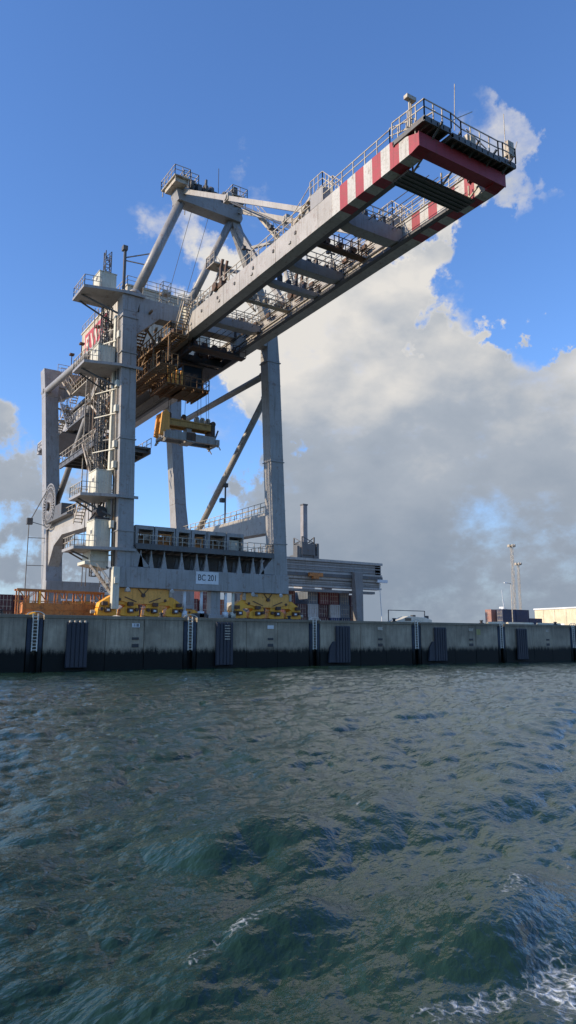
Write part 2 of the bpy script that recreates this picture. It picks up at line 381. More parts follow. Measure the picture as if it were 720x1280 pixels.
    me.polygons.foreach_set('use_smooth', np.ones(len(q), bool)); me.update(calc_edges=True); me.validate()
    at = me.attributes.new('foam', 'FLOAT', 'POINT'); at.data.foreach_set('value', foam.astype(np.float32).ravel())
    m, t, b = newmat('sea_water'); me.materials.append(m)
    f = T(t, 'ShaderNodeAttribute', attribute_name='foam')
    v = wpos(t); n1 = tnoise(t, wpos(t, (1, 1, .3)), 4., 5, .6); n2 = tnoise(t, v, 21., 5, .6)
    vo = T(t, 'ShaderNodeTexVoronoi', feature='DISTANCE_TO_EDGE'); vo.inputs['Scale'].default_value = 8
    dv = T(t, 'ShaderNodeVectorMath', operation='ADD'); nz = T(t, 'ShaderNodeTexNoise'); nz.inputs['Scale'].default_value = 4; nz.inputs['Detail'].default_value = 2
    t.links.new(v, nz.inputs['Vector']); sc = T(t, 'ShaderNodeVectorMath', operation='SCALE'); sc.inputs['Scale'].default_value = .28
    t.links.new(nz.outputs['Color'], sc.inputs[0]); t.links.new(v, dv.inputs[0]); t.links.new(sc.outputs[0], dv.inputs[1]); t.links.new(dv.outputs[0], vo.inputs['Vector'])
    lace = T(t, 'ShaderNodeMapRange'); t.links.new(vo.outputs['Distance'], lace.inputs[0]); lace.inputs[1].default_value = 0; lace.inputs[2].default_value = .22; lace.inputs[3].default_value = .30; lace.inputs[4].default_value = 0
    k = tmath(t, 'ADD', f.outputs['Fac'], tmath(t, 'MULTIPLY', tmath(t, 'SUBTRACT', n1, .5), .85))
    k = tmath(t, 'ADD', k, lace.outputs[0]); k = tmath(t, 'ADD', k, tmath(t, 'MULTIPLY', tmath(t, 'SUBTRACT', n2, .5), 1.1))
    k = tmath(t, 'MULTIPLY', k, tramp(t, f.outputs['Fac'], [(.05, (0, 0, 0)), (.25, (1, 1, 1))]))
    fm = tramp(t, k, [(.46, (0, 0, 0)), (.66, (.28, .28, .28)), (.98, (1, 1, 1))])
    big_n = tnoise(t, v, .12, 3)
    wc = tramp(t, big_n, [(.3, (.011, .030, .019)), (.7, (.018, .043, .026))])
    t.links.new(tmix(t, fm, wc, (.72, .75, .74, 1)), b.inputs['Base Color'])
    rr = tmath(t, 'ADD', tmath(t, 'MULTIPLY', fm, .6), .045); t.links.new(rr, b.inputs['Roughness'])
    b.inputs['IOR'].default_value = 1.333
    mp_ = T(t, 'ShaderNodeMapping'); mp_.inputs['Rotation'].default_value = (0, 0, R(60)); t.links.new(v, mp_.inputs[0])
    ms_ = T(t, 'ShaderNodeVectorMath', operation='MULTIPLY'); ms_.inputs[1].default_value = (1, .58, .3); t.links.new(mp_.outputs[0], ms_.inputs[0]); rv = ms_.outputs[0]
    def ridged(n): return tmath(t, 'ABSOLUTE', tmath(t, 'SUBTRACT', n, .5), 0)
    r1 = ridged(tnoise(t, rv, 2.4, 2, .5)); r2 = ridged(tnoise(t, rv, 8., 2, .5)); r3 = tnoise(t, rv, 26., 3, .55)
    hh = tmath(t, 'ADD', tmath(t, 'MULTIPLY', r1, -.042), tmath(t, 'MULTIPLY', r2, -.034)); hh = tmath(t, 'ADD', hh, tmath(t, 'MULTIPLY', r3, .010)); hh = tmath(t, 'ADD', hh, tmath(t, 'MULTIPLY', fm, .02))
    bp = T(t, 'ShaderNodeBump'); bp.inputs['Strength'].default_value = .85; bp.inputs['Distance'].default_value = 1.0
    t.links.new(hh, bp.inputs['Height']); t.links.new(bp.outputs[0], b.inputs['Normal'])
    tag(o, kind='structure')
make_water()

# ------------------------------------------------------------------ quay and ground
g = MB(); g.box(-120, 1500, 1.2, 2500, QZ-.5, QZ); tag(g.build('ground', APRON), kind='structure')
PER = 14.65; LAD = [16.55+PER*i for i in range(-4, 14)]; FEN = [20.15+PER*i for i in range(-4, 14)]
qw = thing('quay_wall', (16.55, .6, 0), 'long weathered concrete quay wall with dark weed along the waterline', 'quay wall')
mbk = MB(); mbk.box(-45, 330, .5, 1.2, -2, QZ-.3); mbk.build('backing', CONC, qw)
cp = MB(); 
for i in range(-4, 14):
    x0 = 16.55+PER*i; cp.box(x0+.72, x0+PER-.72, -.06, 1.2, QZ-.26, QZ+.03)
    cp.box(x0-.70, x0+.70, .42, 1.2, QZ-.26, QZ+.03)
cp.build('coping', CONC, qw, bevel=.03)
for i in range(-4, 14):
    x0 = 16.55+PER*i; cuts = [x0+.72, x0+6.25, x0+9.95, x0+PER-.72]
    for a, b in zip(cuts[:-1], cuts[1:]):
        p = MB(); dy = random.uniform(-.02, .02); p.box(a+.02, b-.02, dy, .5, -2, QZ-.262); p.build('concrete_panel', CONC, qw, bevel=.025)
    for k in (-1, 1):                                                     # guide piles either side of each ladder recess
        p = MB(); p.tube((x0+k*.47, .12, -2), (x0+k*.47, .12, QZ-.35), .21, 12); p.build('guide_pile', PILE, qw, True)
# number plates and rubbing blocks cast into the wall
for i in range(-1, 6):
    x0 = 16.55+PER*i+9.1
    p = MB()
    for zz, hh in ((2.18, .32), (2.82, .22)): p.box(x0-.32, x0+.32, -.05, .1, zz-hh/2, zz+hh/2)
    p.build('mooring_recess', DARK, qw)
    p = MB(); p.box(x0-.36, x0+.36, -.06, .05, 4.02-.18, 4.02+.18); pl = p.build('number_plate', WHITE if i < 2 else GALV, qw)
    if i == 0: text_mesh('lettering', '118', .36, BLACK, pl, Matrix.Translation((x0, -.066, 4.02)) @ FACE_MY, .004, .008)
yl = MB(); yl.box(70.6, 71.3, -.028, .1, 3.4, 4.1); yl.build('paint_patch', paint('faded_yellow', (.40, .36, .14), .8, .7, 0), qw)

def ladder(x, lab):
    t = thing('quay_ladder', (x, .05, 1.9), lab, 'ladder', 'ladders down the quay wall')
    for k in (-1, 1):
        m = MB(); m.beam((x+k*.21, -.02, 1.72), (x+k*.21, -.02, QZ+.12), .09); m.build('stile', LADDER, t)
    for i in range(11):
        m = MB(); z = 1.85+i*.28; m.beam((x-.2, -.02, z), (x+.2, -.02, z), .06); m.build('rung', LADDER, t)
    m = MB()
    pts = [Vector((x+math.cos(a)*.78, -.02+.0*a, QZ-.12+.42*math.sin(a))) for a in np.linspace(R(8), R(172), 12)]
    for p, q in zip(pts[:-1], pts[1:]): m.beam(p, q, .07)
    m.build('hoop', LADDER, t)
for x, w in zip(LAD[4:10], ('below the rusty orange gangway', 'between the two yellow bogies of the crane', 'just past the bogie nearest the yard gantry', 'past the thin gate frame and pale tractor', 'below the navy container block', 'below the pale cream warehouse')):
    ladder(x, 'steel ladder with grab hoop ' + w)
def fender(x, lab, style):
    t = thing('dock_fender', (x, 0, 1.), lab, 'fender', 'dark fenders on the quay wall')
    hi = 4.25 if style != 2 else 4.45
    m = MB(); m.box(x-.95, x+.95, -.34, -.16, .25, hi); m.build('face_panel', RUB, t, bevel=.05)
    for k in range(5):
        m = MB(); xx = x-.76+k*.38; m.box(xx-.15, xx+.15, -.42, -.345, .3, hi-.08); m.build('rubbing_strip', RUB, t, bevel=.04)
    for z in (1.1, 3.4):
        m = MB(); m.tube((x-.3, -.17, z), (x-.3, -.02, z), .3, 14); m.build('rubber_buffer', RUB, t, True)
    if style == 1:
        for k in range(4):
            m = MB(); xx = x-.68+k*.45; m.tube((xx, -.3, hi-.1), (xx, -.3, hi+.12), .14, 10, .10); m.build('worn_cap', GALV, t, True)
    if style == 2:
        for k in range(6):
            m = MB(); z = 2.75+k*.26; m.box(x-.05, x+.55, -.46, -.43, z, z+.09); m.build('step', GALV, t)
    if style == 3:
        m = MB(); m.poly([(x-1.9, .3), (x-.95, .3), (x-.95, 2.6), (x-1.3, 2.55), (x-1.75, 1.9)], 'y', -.3, -.03); m.build('side_pad', RUB, t, bevel=.05)
for x, st, lab in zip(FEN[4:9], (1, 2, 3, 3, 0), ('dark blue ribbed fender with four worn pale caps on top', 'dark fender panel with row of pale steps under the crane sill beam',
        'dark fender with sloping side pad below the far containers', 'dark fender with sloping side pad past the pale tractor', 'plain dark ribbed fender panel below the pale warehouse end')): fender(x, lab, st)
# crane rails and kerb strip
for y in (3.5, 28.):
    m = MB(); m.box(-60, 400, y-.04, y+.04, QZ+.004, QZ+.06)
    tag(m.build('crane_rail', RUST), 'steel crane rail set in the quay apron ' + ('near the water edge' if y < 10 else 'on the landward side'), 'rail')

# ------------------------------------------------------------------ the crane
CR = thing('gantry_crane', (34.4, 3.5, QZ), 'tall grey harbour gantry crane with red and white striped boom tip', 'crane')
def part(mb, name, mat, parent=None, **k): return mb.build(name, mat, parent or CR, **k)
# legs -------------------------------------------------
m = MB(); m.frust((25.4, 3.5, 9.7), (1.66, 1.6), (24.88, 3.5, 36.0), (1.55, 1.6)); m.frust((24.88, 3.5, 36.0), (1.55, 1.6), (25.1, 3.5, 38.2), (2.1, 1.6))
leg = part(m, 'leg', GREY, bevel=.04)
for z in (13.2, 22.5, 31.5, 35.3):
    xc = 25.4-.52*(z-9.7)/26.3; m = MB(); m.box(xc-.9, xc+.9, 2.62, 4.38, z-.05, z+.05); m.build('flange', GREY, leg)
m = MB(); m.poly([(26.1, 9.75), (28.0, 9.75), (26.1, 11.9)], 'y', 2.75, 4.25); m.build('knee_plate', GREY, leg)
m = MB(); m.poly([(25.6, 36.1), (28.3, 36.1), (25.6, 33.6)], 'y', 2.75, 4.25); m.build('knee_plate', GREY, leg)
m = MB(); m.frust((43.3, 3.5, 9.7), (1.72, 1.6), (42.25, 3.5, 34.2), (1.62, 1.6)); m.frust((42.25, 3.5, 34.2), (1.62, 1.6), (42.1, 3.5, 37.9), (1.3, 1.6))
leg2 = part(m, 'leg', GREY, bevel=.04)
for z, x in ((13.2, 43.15), (22.5, 42.75), (34.2, 42.25)):
    m = MB(); m.box(x-.93, x+.93, 2.62, 4.38, z-.05, z+.05); m.build('flange', GREY, leg2)
m = MB(); m.poly([(42.5, 9.75), (40.7, 9.75), (42.5, 11.9)], 'y', 2.75, 4.25); m.build('knee_plate', GREY, leg2)
for X0, X1 in ((25.45, 25.2), (43.5, 43.6)):
    m = MB(); m.frust((X0, 28, 7.0), (2.05, 1.9), (X0, 29.4, 15.), (2.05, 2.2)); m.frust((X0, 29.4, 15.), (2.05, 2.2), (X0*.7+X1*.3, 31., 22.), (1.8, 1.9))
    m.frust((X0*.7+X1*.3, 31., 22.), (1.8, 1.9), (X1, 33.6, 35.5), (1.75, 1.9)); m.frust((X1, 33.6, 35.5), (1.75, 1.9), (X1, 34.2, 39.6), (2.2, 1.9))
    part(m, 'leg', GREY, bevel=.04)
for z in np.arange(11.2, 35, 2.9):
    for xa, xb, pl_ in ((25.4, 24.88, leg), (43.3, 42.2, leg2)):
        f = (z-9.7)/26. ; xc = xa+(xb-xa)*f; w = (1.66-.11*f if pl_ is leg else 1.72-.10*f)/2+.012
        m = MB(); m.box(xc-w, xc+w, 2.688, 4.312, z-.025, z+.025); m.build('weld_seam', GREY, pl_)
# sill beams with the crane number -----------------------
m = MB(); m.box(24.45, 44.2, 2.55, 4.45, 7.7, 9.7); sill = part(m, 'sill_beam', GREY, bevel=.03)
m = MB(); m.box(32.9, 35.5, 2.50, 2.55, 8.35, 9.62); sg = m.build('number_sign', WHITE, sill)
text_mesh('lettering', 'BC 201', .88, BLACK, sg, Matrix.Translation((34.2, 2.492, 8.98)) @ FACE_MY, .004, .004, .82)
m = MB()
for i in range(9): x = 25.6+i*2.2; m.box(x-.04, x+.04, 2.535, 2.55, 7.72, 9.68)
m.build('web_stiffener', GREY, sill)
m = MB(); m.box(24.4, 44.6, 27.1, 28.9, 7.6, 10.0); sill2 = part(m, 'sill_beam', GREY, bevel=.03)
m = MB(); m.box(31.1, 33.6, 27.04, 27.1, 8.5, 9.8); sg2 = m.build('number_sign', WHITE, sill2)
text_mesh('lettering', 'BC 201', .88, BLACK, sg2, Matrix.Translation((32.35, 27.032, 9.15)) @ FACE_MY, .004, .004, .82)
# cross beams --------------------------------------------
m = MB(); m.box(25.9, 41.5, 2.78, 4.22, 35.95, 37.85); cb = part(m, 'cross_beam', GREY, bevel=.03)
m = MB(); m.rail([(26.2, 2.7, 37.85), (41.5, 2.7, 37.85)]); m.rail([(26.2, 4.3, 37.85), (41.5, 4.3, 37.85)]); m.build('railing', GALV, cb)
m = MB(); m.box(25.2, 43.6, 33.3, 35.1, 37.2, 39.5); m.poly([(26.2, 37.25), (29.5, 37.25), (26.2, 35.2)], 'y', 33.5, 34.9); cb2 = part(m, 'cross_beam', GREY, bevel=.03)
m = MB(); m.rail([(26, 33.4, 39.5), (43, 33.4, 39.5)]); m.build('railing', GALV, cb2)
# portal beams -------------------------------------------
for X in (25.4, 43.3):
    m = MB(); m.poly([(4.5, 14.6), (22.5, 15.2), (25.8, 14.2), (28.2, 11.4), (28.4, 17.2), (24, 17.2), (4.5, 17.0)], 'x', X-.7, X+.7); pb = part(m, 'portal_beam', GREYL, bevel=.03)
    m = MB(); m.rail([(X-.65, 4.7, 17.1), (X-.65, 27.5, 17.2)]); m.rail([(X+.65, 4.7, 17.1), (X+.65, 27.5, 17.2)]); m.build('railing', GALV, pb)
    if X < 30:
        m = MB(); m.box(X-1.5, X-.72, 18, 26.5, 17.0, 17.25); m.box(X-1.2, X+.5, 21.5, 25.5, 17.3, 18.9); m.build('winch_box', GREYD, pb)
m = MB(); m.beam((43.3, 16.0, 17.1), (43.3, 16.0, 23.2), .16); m.box(43.0, 43.6, 15.8, 16.2, 22.0, 22.5); m.box(42.6, 43.2, 15.7, 16.3, 20.0, 20.5); part(m, 'lamp_mast', DARK)
# braces -------------------------------------------------
for p, q, r in [((24.6, 34.6, 36.4), (25.2, 4.5, 35.6), .42), ((43.0, 33.2, 34.0), (42.5, 4.4, 33.4), .40), ((25.4, 29.8, 18.6), (25.4, 5.0, 39.0-.6), .36), ((43.3, 28.8, 13.2), (42.7, 4.4, 31.4), .40)]:
    m = MB(); m.tube(p, q, r, 16)
    d = (Vector(q)-Vector(p)).normalized()
    for e in (Vector(p)+d*1.2, Vector(q)-d*1.2): m.tube(e-d*.08, e+d*.08, r+.10, 16)
    part(m, 'brace', GREY, smoothed=True)
# A-frame ------------------------------------------------
for p, q, r, nm, mt in [((25.6, 3.5, 38.2), (30.3, 3.0, 50.4), .52, 'a_frame_leg', GREY), ((42.6, 3.5, 37.9), (36.9, 3.0, 50.2), .52, 'a_frame_leg', GREYD), ((31.3, 3.2, 37.9), (36.5, 3.0, 50.0), .42, 'a_frame_brace', GREY)]:
    m = MB()
    if nm == 'a_frame_leg' and mt is GREYD: m.beam(p, q, 1.05, .95, (0, 1, 0))
    else: m.tube(p, q, r, 18)
    d = (Vector(q)-Vector(p)).normalized(); m.tube(Vector(p), Vector(p)+d*.5, r+.28, 18, r+.02)
    part(m, nm, GREY, smoothed=not mt is GREYD)
m = MB(); m.poly([(29.7, 50.1), (37.5, 49.9), (37.7, 50.4), (37.5, 51.6), (29.7, 51.8), (29.4, 51.2)], 'y', 2.2, 3.8); ab = part(m, 'apex_beam', GREY, bevel=.03)
for x0, x1, y0, y1, z in ((28.6, 30.4, .9, 4.6, 51.9), (30.6, 32.4, 3.0, 6.4, 53.2), (36.0, 37.9, 1.6, 5.2, 52.6)):
    m = MB(); m.box(x0, x1, y0, y1, z, z+.12); m.box(x0+.2, x1-.2, y0+.3, y1-.6, z-.5, z)
    m.rail([(x0, y0, z+.1), (x1, y0, z+.1), (x1, y1, z+.1), (x0, y1, z+.1), (x0, y0, z+.1)], 1.1, .9)
    for a in (x0+.15, x1-.15):
        for b in (y0+.15, y1-.15): m.beam((a, b, 51.2), (a, b, z), .09)
    m.build('top_platform', GALV, ab)
m = MB()
for x in (31.2, 33.0, 33.7, 35.4): m.tube((x-.16, 2.6, 52.5), (x+.16, 2.6, 52.5), .62, 18); m.beam((x-.25, 2.6, 51.7), (x-.25, 2.6, 52.6), .14, .5); m.beam((x+.25, 2.6, 51.7), (x+.25, 2.6, 52.6), .14, .5)
m.beam((31, 3.3, 53.6), (35.8, 3.3, 52.6), .12); m.box(31.6, 32.1, 3.2, 3.7, 51.8, 53.7); m.box(33.4, 33.6, 3.2, 3.5, 51.8, 54.4); m.build('sheave', GREYD, ab)
m = MB(); m.beam((34.9, 3, 51.8), (34.9, 3, 56.2), .05); m.build('lightning_rod', DARK, ab)
m = MB()
for x, y, h in ((30.9, 3.4, 2.0), (31.5, 4.6, 2.4), (32.3, 2.8, 1.2), (33.0, 3.6, 1.5), (34.2, 2.7, .9), (36.6, 2.4, 2.2), (37.1, 3.3, 2.6)): m.box(x-.25, x+.25, y-.4, y+.4, 51.6, 51.7+h); m.beam((x, y, 51.7+h*.6), (x+.9, y-.6, 51.6), .14)
m.beam((30.5, 2.4, 53.2), (32.2, 6.2, 54.4), .3, .5); m.beam((36.4, 2.0, 53.0), (37.8, 4.6, 54.2), .25, .4); m.build('sheave_frame', GREYD, ab)['kind'] = 'stuff'
# stays from the apex to the boom
for X, x2 in ((30.4, 31.0), (37.2, 37.7)):
    a = Vector((X, 2.2, 51.2)); b = Vector((x2, -20.6, 37.0)); d = (b-a).normalized(); mid = a.lerp(b, .42)
    m = MB(); m.beam(a, mid, .34, .52); m.beam(mid, b, .30, .46); m.cbox(mid, (.5, .9, .75)); m.tube(mid+Vector((-.35, 0, 0)), mid+Vector((.35, 0, 0)), .3, 12)
    st = part(m, 'forestay', GREYL)
    m = MB(); m.poly([(-21.3, 36.0), (-19.9, 36.0), (-20.3, 37.4), (-20.9, 37.4)], 'x', x2-.28, x2+.28); m.build('stay_lug', GREYL, st)
for X in (32.6, 33.3, 35.2, 35.9):
    m = MB(); m.tube((X, 2.4, 52.3), (X, -18.0, 36.6), .035, 6); part(m, 'hoist_rope', ROPE)
for X in (31.9, 34.0):
    m = MB(); m.tube((X, 3.5, 50.2), (X-.9, 9.5, 38.6), .03, 6); part(m, 'hoist_rope', ROPE)
# bracing frame between apex and boom, with its stair
m = MB(); m.beam((37.0, 2.2, 49), (37.6, -6.8, 36.2), .45, .55); m.beam((37.2, .4, 45.6), (37.9, -4.8, 44.2), .28); m.beam((37.9, -4.8, 44.2), (37.9, -8.2, 36.2), .25); m.beam((37.5, -3.6, 40.8), (33.2, -1.0, 41.3), .3)
m.beam((33.2, -1.0, 41.3), (33.2, 2.6, 37.8), .22); af = part(m, 'stay_frame', GREY)
m = MB(); m.stair((38.3, -4.9, 44.4), (38.3, .2, 50.4), .8); m.stair((38.3, -7.8, 36.2), (38.3, -4.9, 44.0), .8, rise=.3); m.stair((33.0, -.9, 41.6), (35.8, -3.9, 36.3), .8); m.box(32.0, 34.2, -2.0, -.2, 41.4, 41.5); m.rail([(32, -2, 41.5), (32, -.2, 41.5), (34.2, -.2, 41.5)], 1.1, .8)
m.box(37.6, 39.2, -5.8, -4.3, 44.0, 44.1); m.rail([(37.6, -5.8, 44.1), (39.2, -5.8, 44.1), (39.2, -4.3, 44.1)], 1.1, .8)
m.build('stair', GALV, af)
# girders ------------------------------------------------
YB = 60.
for a, b, inn in ((30.3, 31.35, 1), (37.45, 38.5, -1)):
    m = MB(); m.box(a, b, -24.9, YB, 34.0, 36.0); gd = part(m, 'girder', GREYL, bevel=.02)
    m = MB(); m.poly([(-24.9, 34.0), (-24.9, 36.0), (-31.6, 36.0), (-34.3, 35.05), (-34.3, 34.15), (-33.6, 34.0)], 'x', a, b); m.build('striped_tip', STRIPE, gd)
    m = MB(); xr = b-.1 if inn > 0 else a+.1
    m.box(min(xr, xr+inn*.55), max(xr, xr+inn*.55), -31, YB-2, 34.02, 34.30); m.build('trolley_rail', GREYD, gd)
    m = MB()
    if inn < 0: m.box(a-.16, a, -24, YB-4, 34.9, 35.06)                      # cable ledge on the inner face
    for k in range(26):
        y = -23+k*3.1
        m.box(a-.02, a, y-.04, y+.04, 34.03, 35.97)
        if k % 2: m.box(a-.10, a-.02, y+.7, y+1.0, 34.6, 34.8)
    m.build('web_stiffener', GREYL, gd)
    m = MB(); xo = a-.62 if inn > 0 else b+.62; xs = (a-.62, a+.2) if inn > 0 else (b-.2, b+.62)
    m.box(b-.75 if inn > 0 else a-.1, b+.1 if inn > 0 else a+.75, -31.5, YB, 36.004, 36.06); ww = m.build('walkway', GALV, gd)
    m = MB(); xl = a+.12 if inn > 0 else b-.12; xi = b+.08 if inn > 0 else a-.08
    m.rail([(xl, -31.4, 36.05), (xl, 16, 36.05)], 1.1, 1.35); m.rail([(xi, -31.4, 36.05), (xi, 2, 36.05)], 1.1, 1.35)
    m.rail([(xl, -31.4, 36.05), (xl, -33.9, 35.2)], 1.2, 1.0)
    m.build('railing', GALV, gd)
m = MB(); m.box(31.36, 37.44, -34.3, -33.4, 34.15, 35.1); part(m, 'end_beam', RED, bevel=.02)
m = MB(); m.box(30.28, 38.52, -34.36, -34.3, 34.1, 35.12); part(m, 'end_plate', RED)
# ties between the girders
for y0, y1, z0, z1, nm in ((-13.5, -12.8, 34.0, 34.5, 'tie_beam'), (-17.0, -16.1, 34.05, 35.0, 'tie_beam'), (-24.8, -23.7, 34.0, 35.3, 'tie_beam'), (-2.6, -1.6, 34.5, 35.4, 'tie_beam'), (20, 21, 34.6, 35.6, 'tie_beam'), (40, 41, 34.6, 35.6, 'tie_beam'), (58.6, 59.8, 34.2, 35.8, 'tie_beam')):
    m = MB(); m.poly([(31.36, z0+.3), (32.3, z0), (36.5, z0), (37.44, z0+.3), (37.44, z1), (31.36, z1)], 'y', y0, y1); tb = part(m, nm, GREY, bevel=.02)
    if y0 in (-24.8, -17.0, -2.6):
        m = MB(); m.rail([(31.5, y0+.05, z1), (37.3, y0+.05, z1)], 1.05, .9); m.rail([(31.5, y1-.05, z1), (37.3, y1-.05, z1)], 1.05, .9); m.build('railing', GALV, tb)
    m = MB()
    if y0 in (-13.5, -17.0, -24.8):
        for k in range(7):
            x = 32.0+k*.85+random.uniform(-.15, .15); h = random.uniform(.3, .75); w = random.uniform(.15, .4)
            m.box(x, x+w, y0+.1, y0+.6, z1, z1+h)
            if k % 2: m.tube((x+w/2-.06, y0+.35, z1+h), (x+w/2+.06, y0+.35, z1+h), .3, 12)
        m.build('rope_guide', DARK, tb)
# end platform under the tip and service deck above it
m = MB(); m.box(31.2, 37.6, -32.3, -30.6, 33.78, 33.92); ep = part(m, 'tip_gangway', GREYD)
m = MB(); m.rail([(31.4, -30.7, 33.92), (37.4, -30.7, 33.92)], 1.1, .9)
for x in (31.7, 34.4, 37.1): m.beam((x, -32.2, 33.9), (x, -33.5, 34.6), .1); m.beam((x, -32.2, 33.9), (x, -32.2, 34.9), .09); m.beam((x, -30.7, 33.9), (x, -30.9, 34.9), .08)
m.build('railing', GALV, ep)
m = MB()
for k in range(5): m.box(31.25, 37.55, -32.25+k*.38, -32.19+k*.38, 33.72, 33.78)
m.build('grating_joist', GREYD, ep)
td = MB()
for x0, x1, z, y0, y1 in ((30.2, 32.6, 35.85, -35.0, -31.9), (32.6, 37.2, 35.5, -35.1, -32.6), (37.2, 38.9, 35.7, -35.0, -32.0)):
    td.box(x0, x1, y0, y1, z-.10, z)
    for k in range(int((x1-x0)/.55)+1): td.box(x0+k*.55, x0+k*.55+.09, y0, y1, z-.34, z-.10)
    for k in (0, 1): td.box(x0, x1, y0+k*(y1-y0-.12), y0+k*(y1-y0-.12)+.12, z-.40, z-.10)
tdo = part(td, 'tip_platform', GREYD)
m = MB(); m.rail([(30.2, -31.9, 36.1), (30.2, -35.0, 35.85), (32.6, -35.0, 35.85), (33.4, -35.1, 35.5), (37.0, -35.1, 35.5), (37.6, -35.0, 35.7), (38.9, -35.0, 35.7), (38.9, -32.0, 35.7)], 1.15, .8, .07)
m.rail([(32.6, -32.7, 35.5), (37.2, -32.7, 35.5)], 1.15, 1.0, .06)
m.beam((30.25, -33.6, 35.8), (30.25, -33.6, 38.2), .1); m.beam((30.6, -33.4, 35.8), (30.6, -33.4, 37.9), .08); m.box(29.9, 30.7, -33.8, -33.45, 37.85, 38.12)
m.beam((30.3, -32.4, 36.2), (31.6, -34.6, 37.0), .08); m.beam((34, -35, 36.4), (36.4, -34.6, 36.1), .06); m.box(34.2, 35.0, -34.9, -34.4, 35.5, 36.2)
m.beam((32.9, -35.0, 35.8), (33.1, -35.0, 39.4), .04); m.beam((37.9, -35, 36), (37.9, -35, 39.2), .04); m.beam((38.8, -34.9, 36.2), (39.7, -34.6, 38.0), .05); m.beam((32.4, -35.2, 36.2), (34.8, -34.9, 38.1), .05)
m.box(38.2, 38.8, -35.0, -34.6, 36.2, 37.3); m.build('railing', GALV, tdo)
m = MB()
for x in (31.5, 33.2, 34.9, 36.6, 38.2): m.beam((x, -34.3, 35.0), (x, -35.3, 35.7), .12); m.beam((x, -33.6, 35.1), (x, -33.6, 35.8), .12)
m.build('bracket', GREYD, tdo)
# buffer box with caged stair at the stay point, stays over the girders
for X, pr in ((30.85, 1), (37.95, 0)):
    m = MB(); m.box(X-.5, X+.5, -23.6, -21.9, 36.07, 37.35); bx_ = part(m, 'stay_pedestal', GREY, bevel=.03)
    m = MB(); m.stair((X, -19.0, 36.1), (X, -21.9, 37.5), .7, rise=.2)
    m.rail([(X-.5, -21.9, 37.35), (X-.5, -23.6, 37.35), (X-.45, -24.8, 36.1)], 1.2, .5, .06); m.rail([(X+.5, -21.9, 37.35), (X+.5, -23.6, 37.35), (X+.45, -24.8, 36.1)], 1.2, .5, .06)
    m.build('stair', GALV, bx_)
# ropes and cables running along the boom
for i, X in enumerate((31.9, 32.3, 33.0, 33.9, 34.8, 35.7, 36.3, 36.8)):
    m = MB(); z = 35.2+.18*(i % 3); m.tube((X, 8, z), (X, -31.5, z-.25), .032, 6); part(m, 'boom_rope', ROPE)
# lamps, horns and boxes on the boom edge
for X, y in ((30.5, -6.5), (37.6, -9.0)):
    m = MB(); m.box(X-.3, X+.3, y-.7, y+.9, 36.06, 36.6); m.beam((X, y, 36.5), (X, y, 38.4), .22, .3); m.beam((X, y, 38.2), (X, y-.35, 39.0), .2, .28); m.beam((X, y-.9, 36.5), (X, y-1.0, 37.8), .2, .3); m.beam((X, y-1.0, 37.8), (X, y-1.3, 38.4), .18, .25)
    m.tube((X-.5, y+.5, 36.4), (X+.5, y+.5, 36.4), .42, 14); part(m, 'rope_deflector', BRN)
for y in (2, -11, -19):
    m = MB(); m.beam((37.5, y, 36.0), (37.5, y, 37.9), .12); m.box(37.2, 37.9, y-.3, y+.3, 37.7, 38.05); m.box(37.1, 37.6, y+.6, y+1.3, 36.06, 36.8); part(m, 'floodlight', DARK)
# hinge pedestal with steep ladder at the waterside cross beam
m = MB(); m.box(30.4, 31.5, 1.2, 4.0, 36.07, 37.4); hp = part(m, 'hinge_pedestal', CABIN, bevel=.03)
m = MB(); m.stair((29.8, 1.6, 33.9), (29.8, -.6, 36.9), .8); m.rail([(29.6, 1.4, 37.4), (31.4, 1.4, 37.4)], 1.1, .8); m.build('stair', GALV, hp)
m = MB(); m.box(37.3, 38.6, 1.2, 4.0, 36.07, 37.4); part(m, 'hinge_pedestal', GREY, bevel=.03)
for X in (30.8, 38.0):
    m = MB(); m.box(X-.2, X+.2, 33.5, 34.9, 36.07, 37.19); part(m, 'hanger', GREY)
# cages and masts on the cross beam
for x, y in ((29.0, 3.5), (33.3, 3.2), (35.5, 4.0)):
    m = MB(); h = 2.6
    for a in (-.45, .45):
        for b in (-.45, .45): m.beam((x+a, y+b, 37.86), (x+a, y+b, 37.86+h), .07)
    for z in (.7, 1.4, 2.1, 2.6): m.rail([(x-.45, y-.45, 37.86+z-.01), (x+.45, y-.45, 37.86+z-.01), (x+.45, y+.45, 37.86+z-.01), (x-.45, y+.45, 37.86+z-.01), (x-.45, y-.45, 37.86+z-.01)], .04, 2, .045, False)
    m.box(x-.4, x+.5, y-.4, y+.5, 39.2, 39.5); part(m, 'ladder_cage', GALV)

# machinery house ----------------------------------------
HX0, HX1, HY0, HY1, HZ0, HZ1 = 28.7, 40.0, 14.5, 32.0, 37.6, 45.0
m = MB(); m.box(HX0, HX1, HY0, HY1, HZ0, HZ1); mh = part(m, 'machinery_house', CREAM, bevel=.05)
m = MB(); m.box(HX0-.12, HX1+.12, HY0-.12, HY1+.12, HZ1, HZ1+.18); m.build('roof', CREAM, mh)
m = MB()
for k in range(29):
    y = HY0+.3+k*.6; m.box(HX0-.045, HX0, y, y+.1, HZ0, HZ1-.02)
for k in range(18):
    x = HX0+.3+k*.62; m.box(x, x+.1, HY0-.045, HY0, HZ0, HZ1-.02)
m.build('cladding_rib', CREAM, mh)
m = MB(); m.box(HX0-.10, HX0-.046, 21.2, 30.2, 40.5, 44.2); rp = m.build('sign_panel', REDL, mh)
text_mesh('lettering', 'RWG', 3.2, CREAM, rp, Matrix.Translation((HX0-.115, 25.6, 42.35)) @ FACE_MX, .012, .05, 1.12)
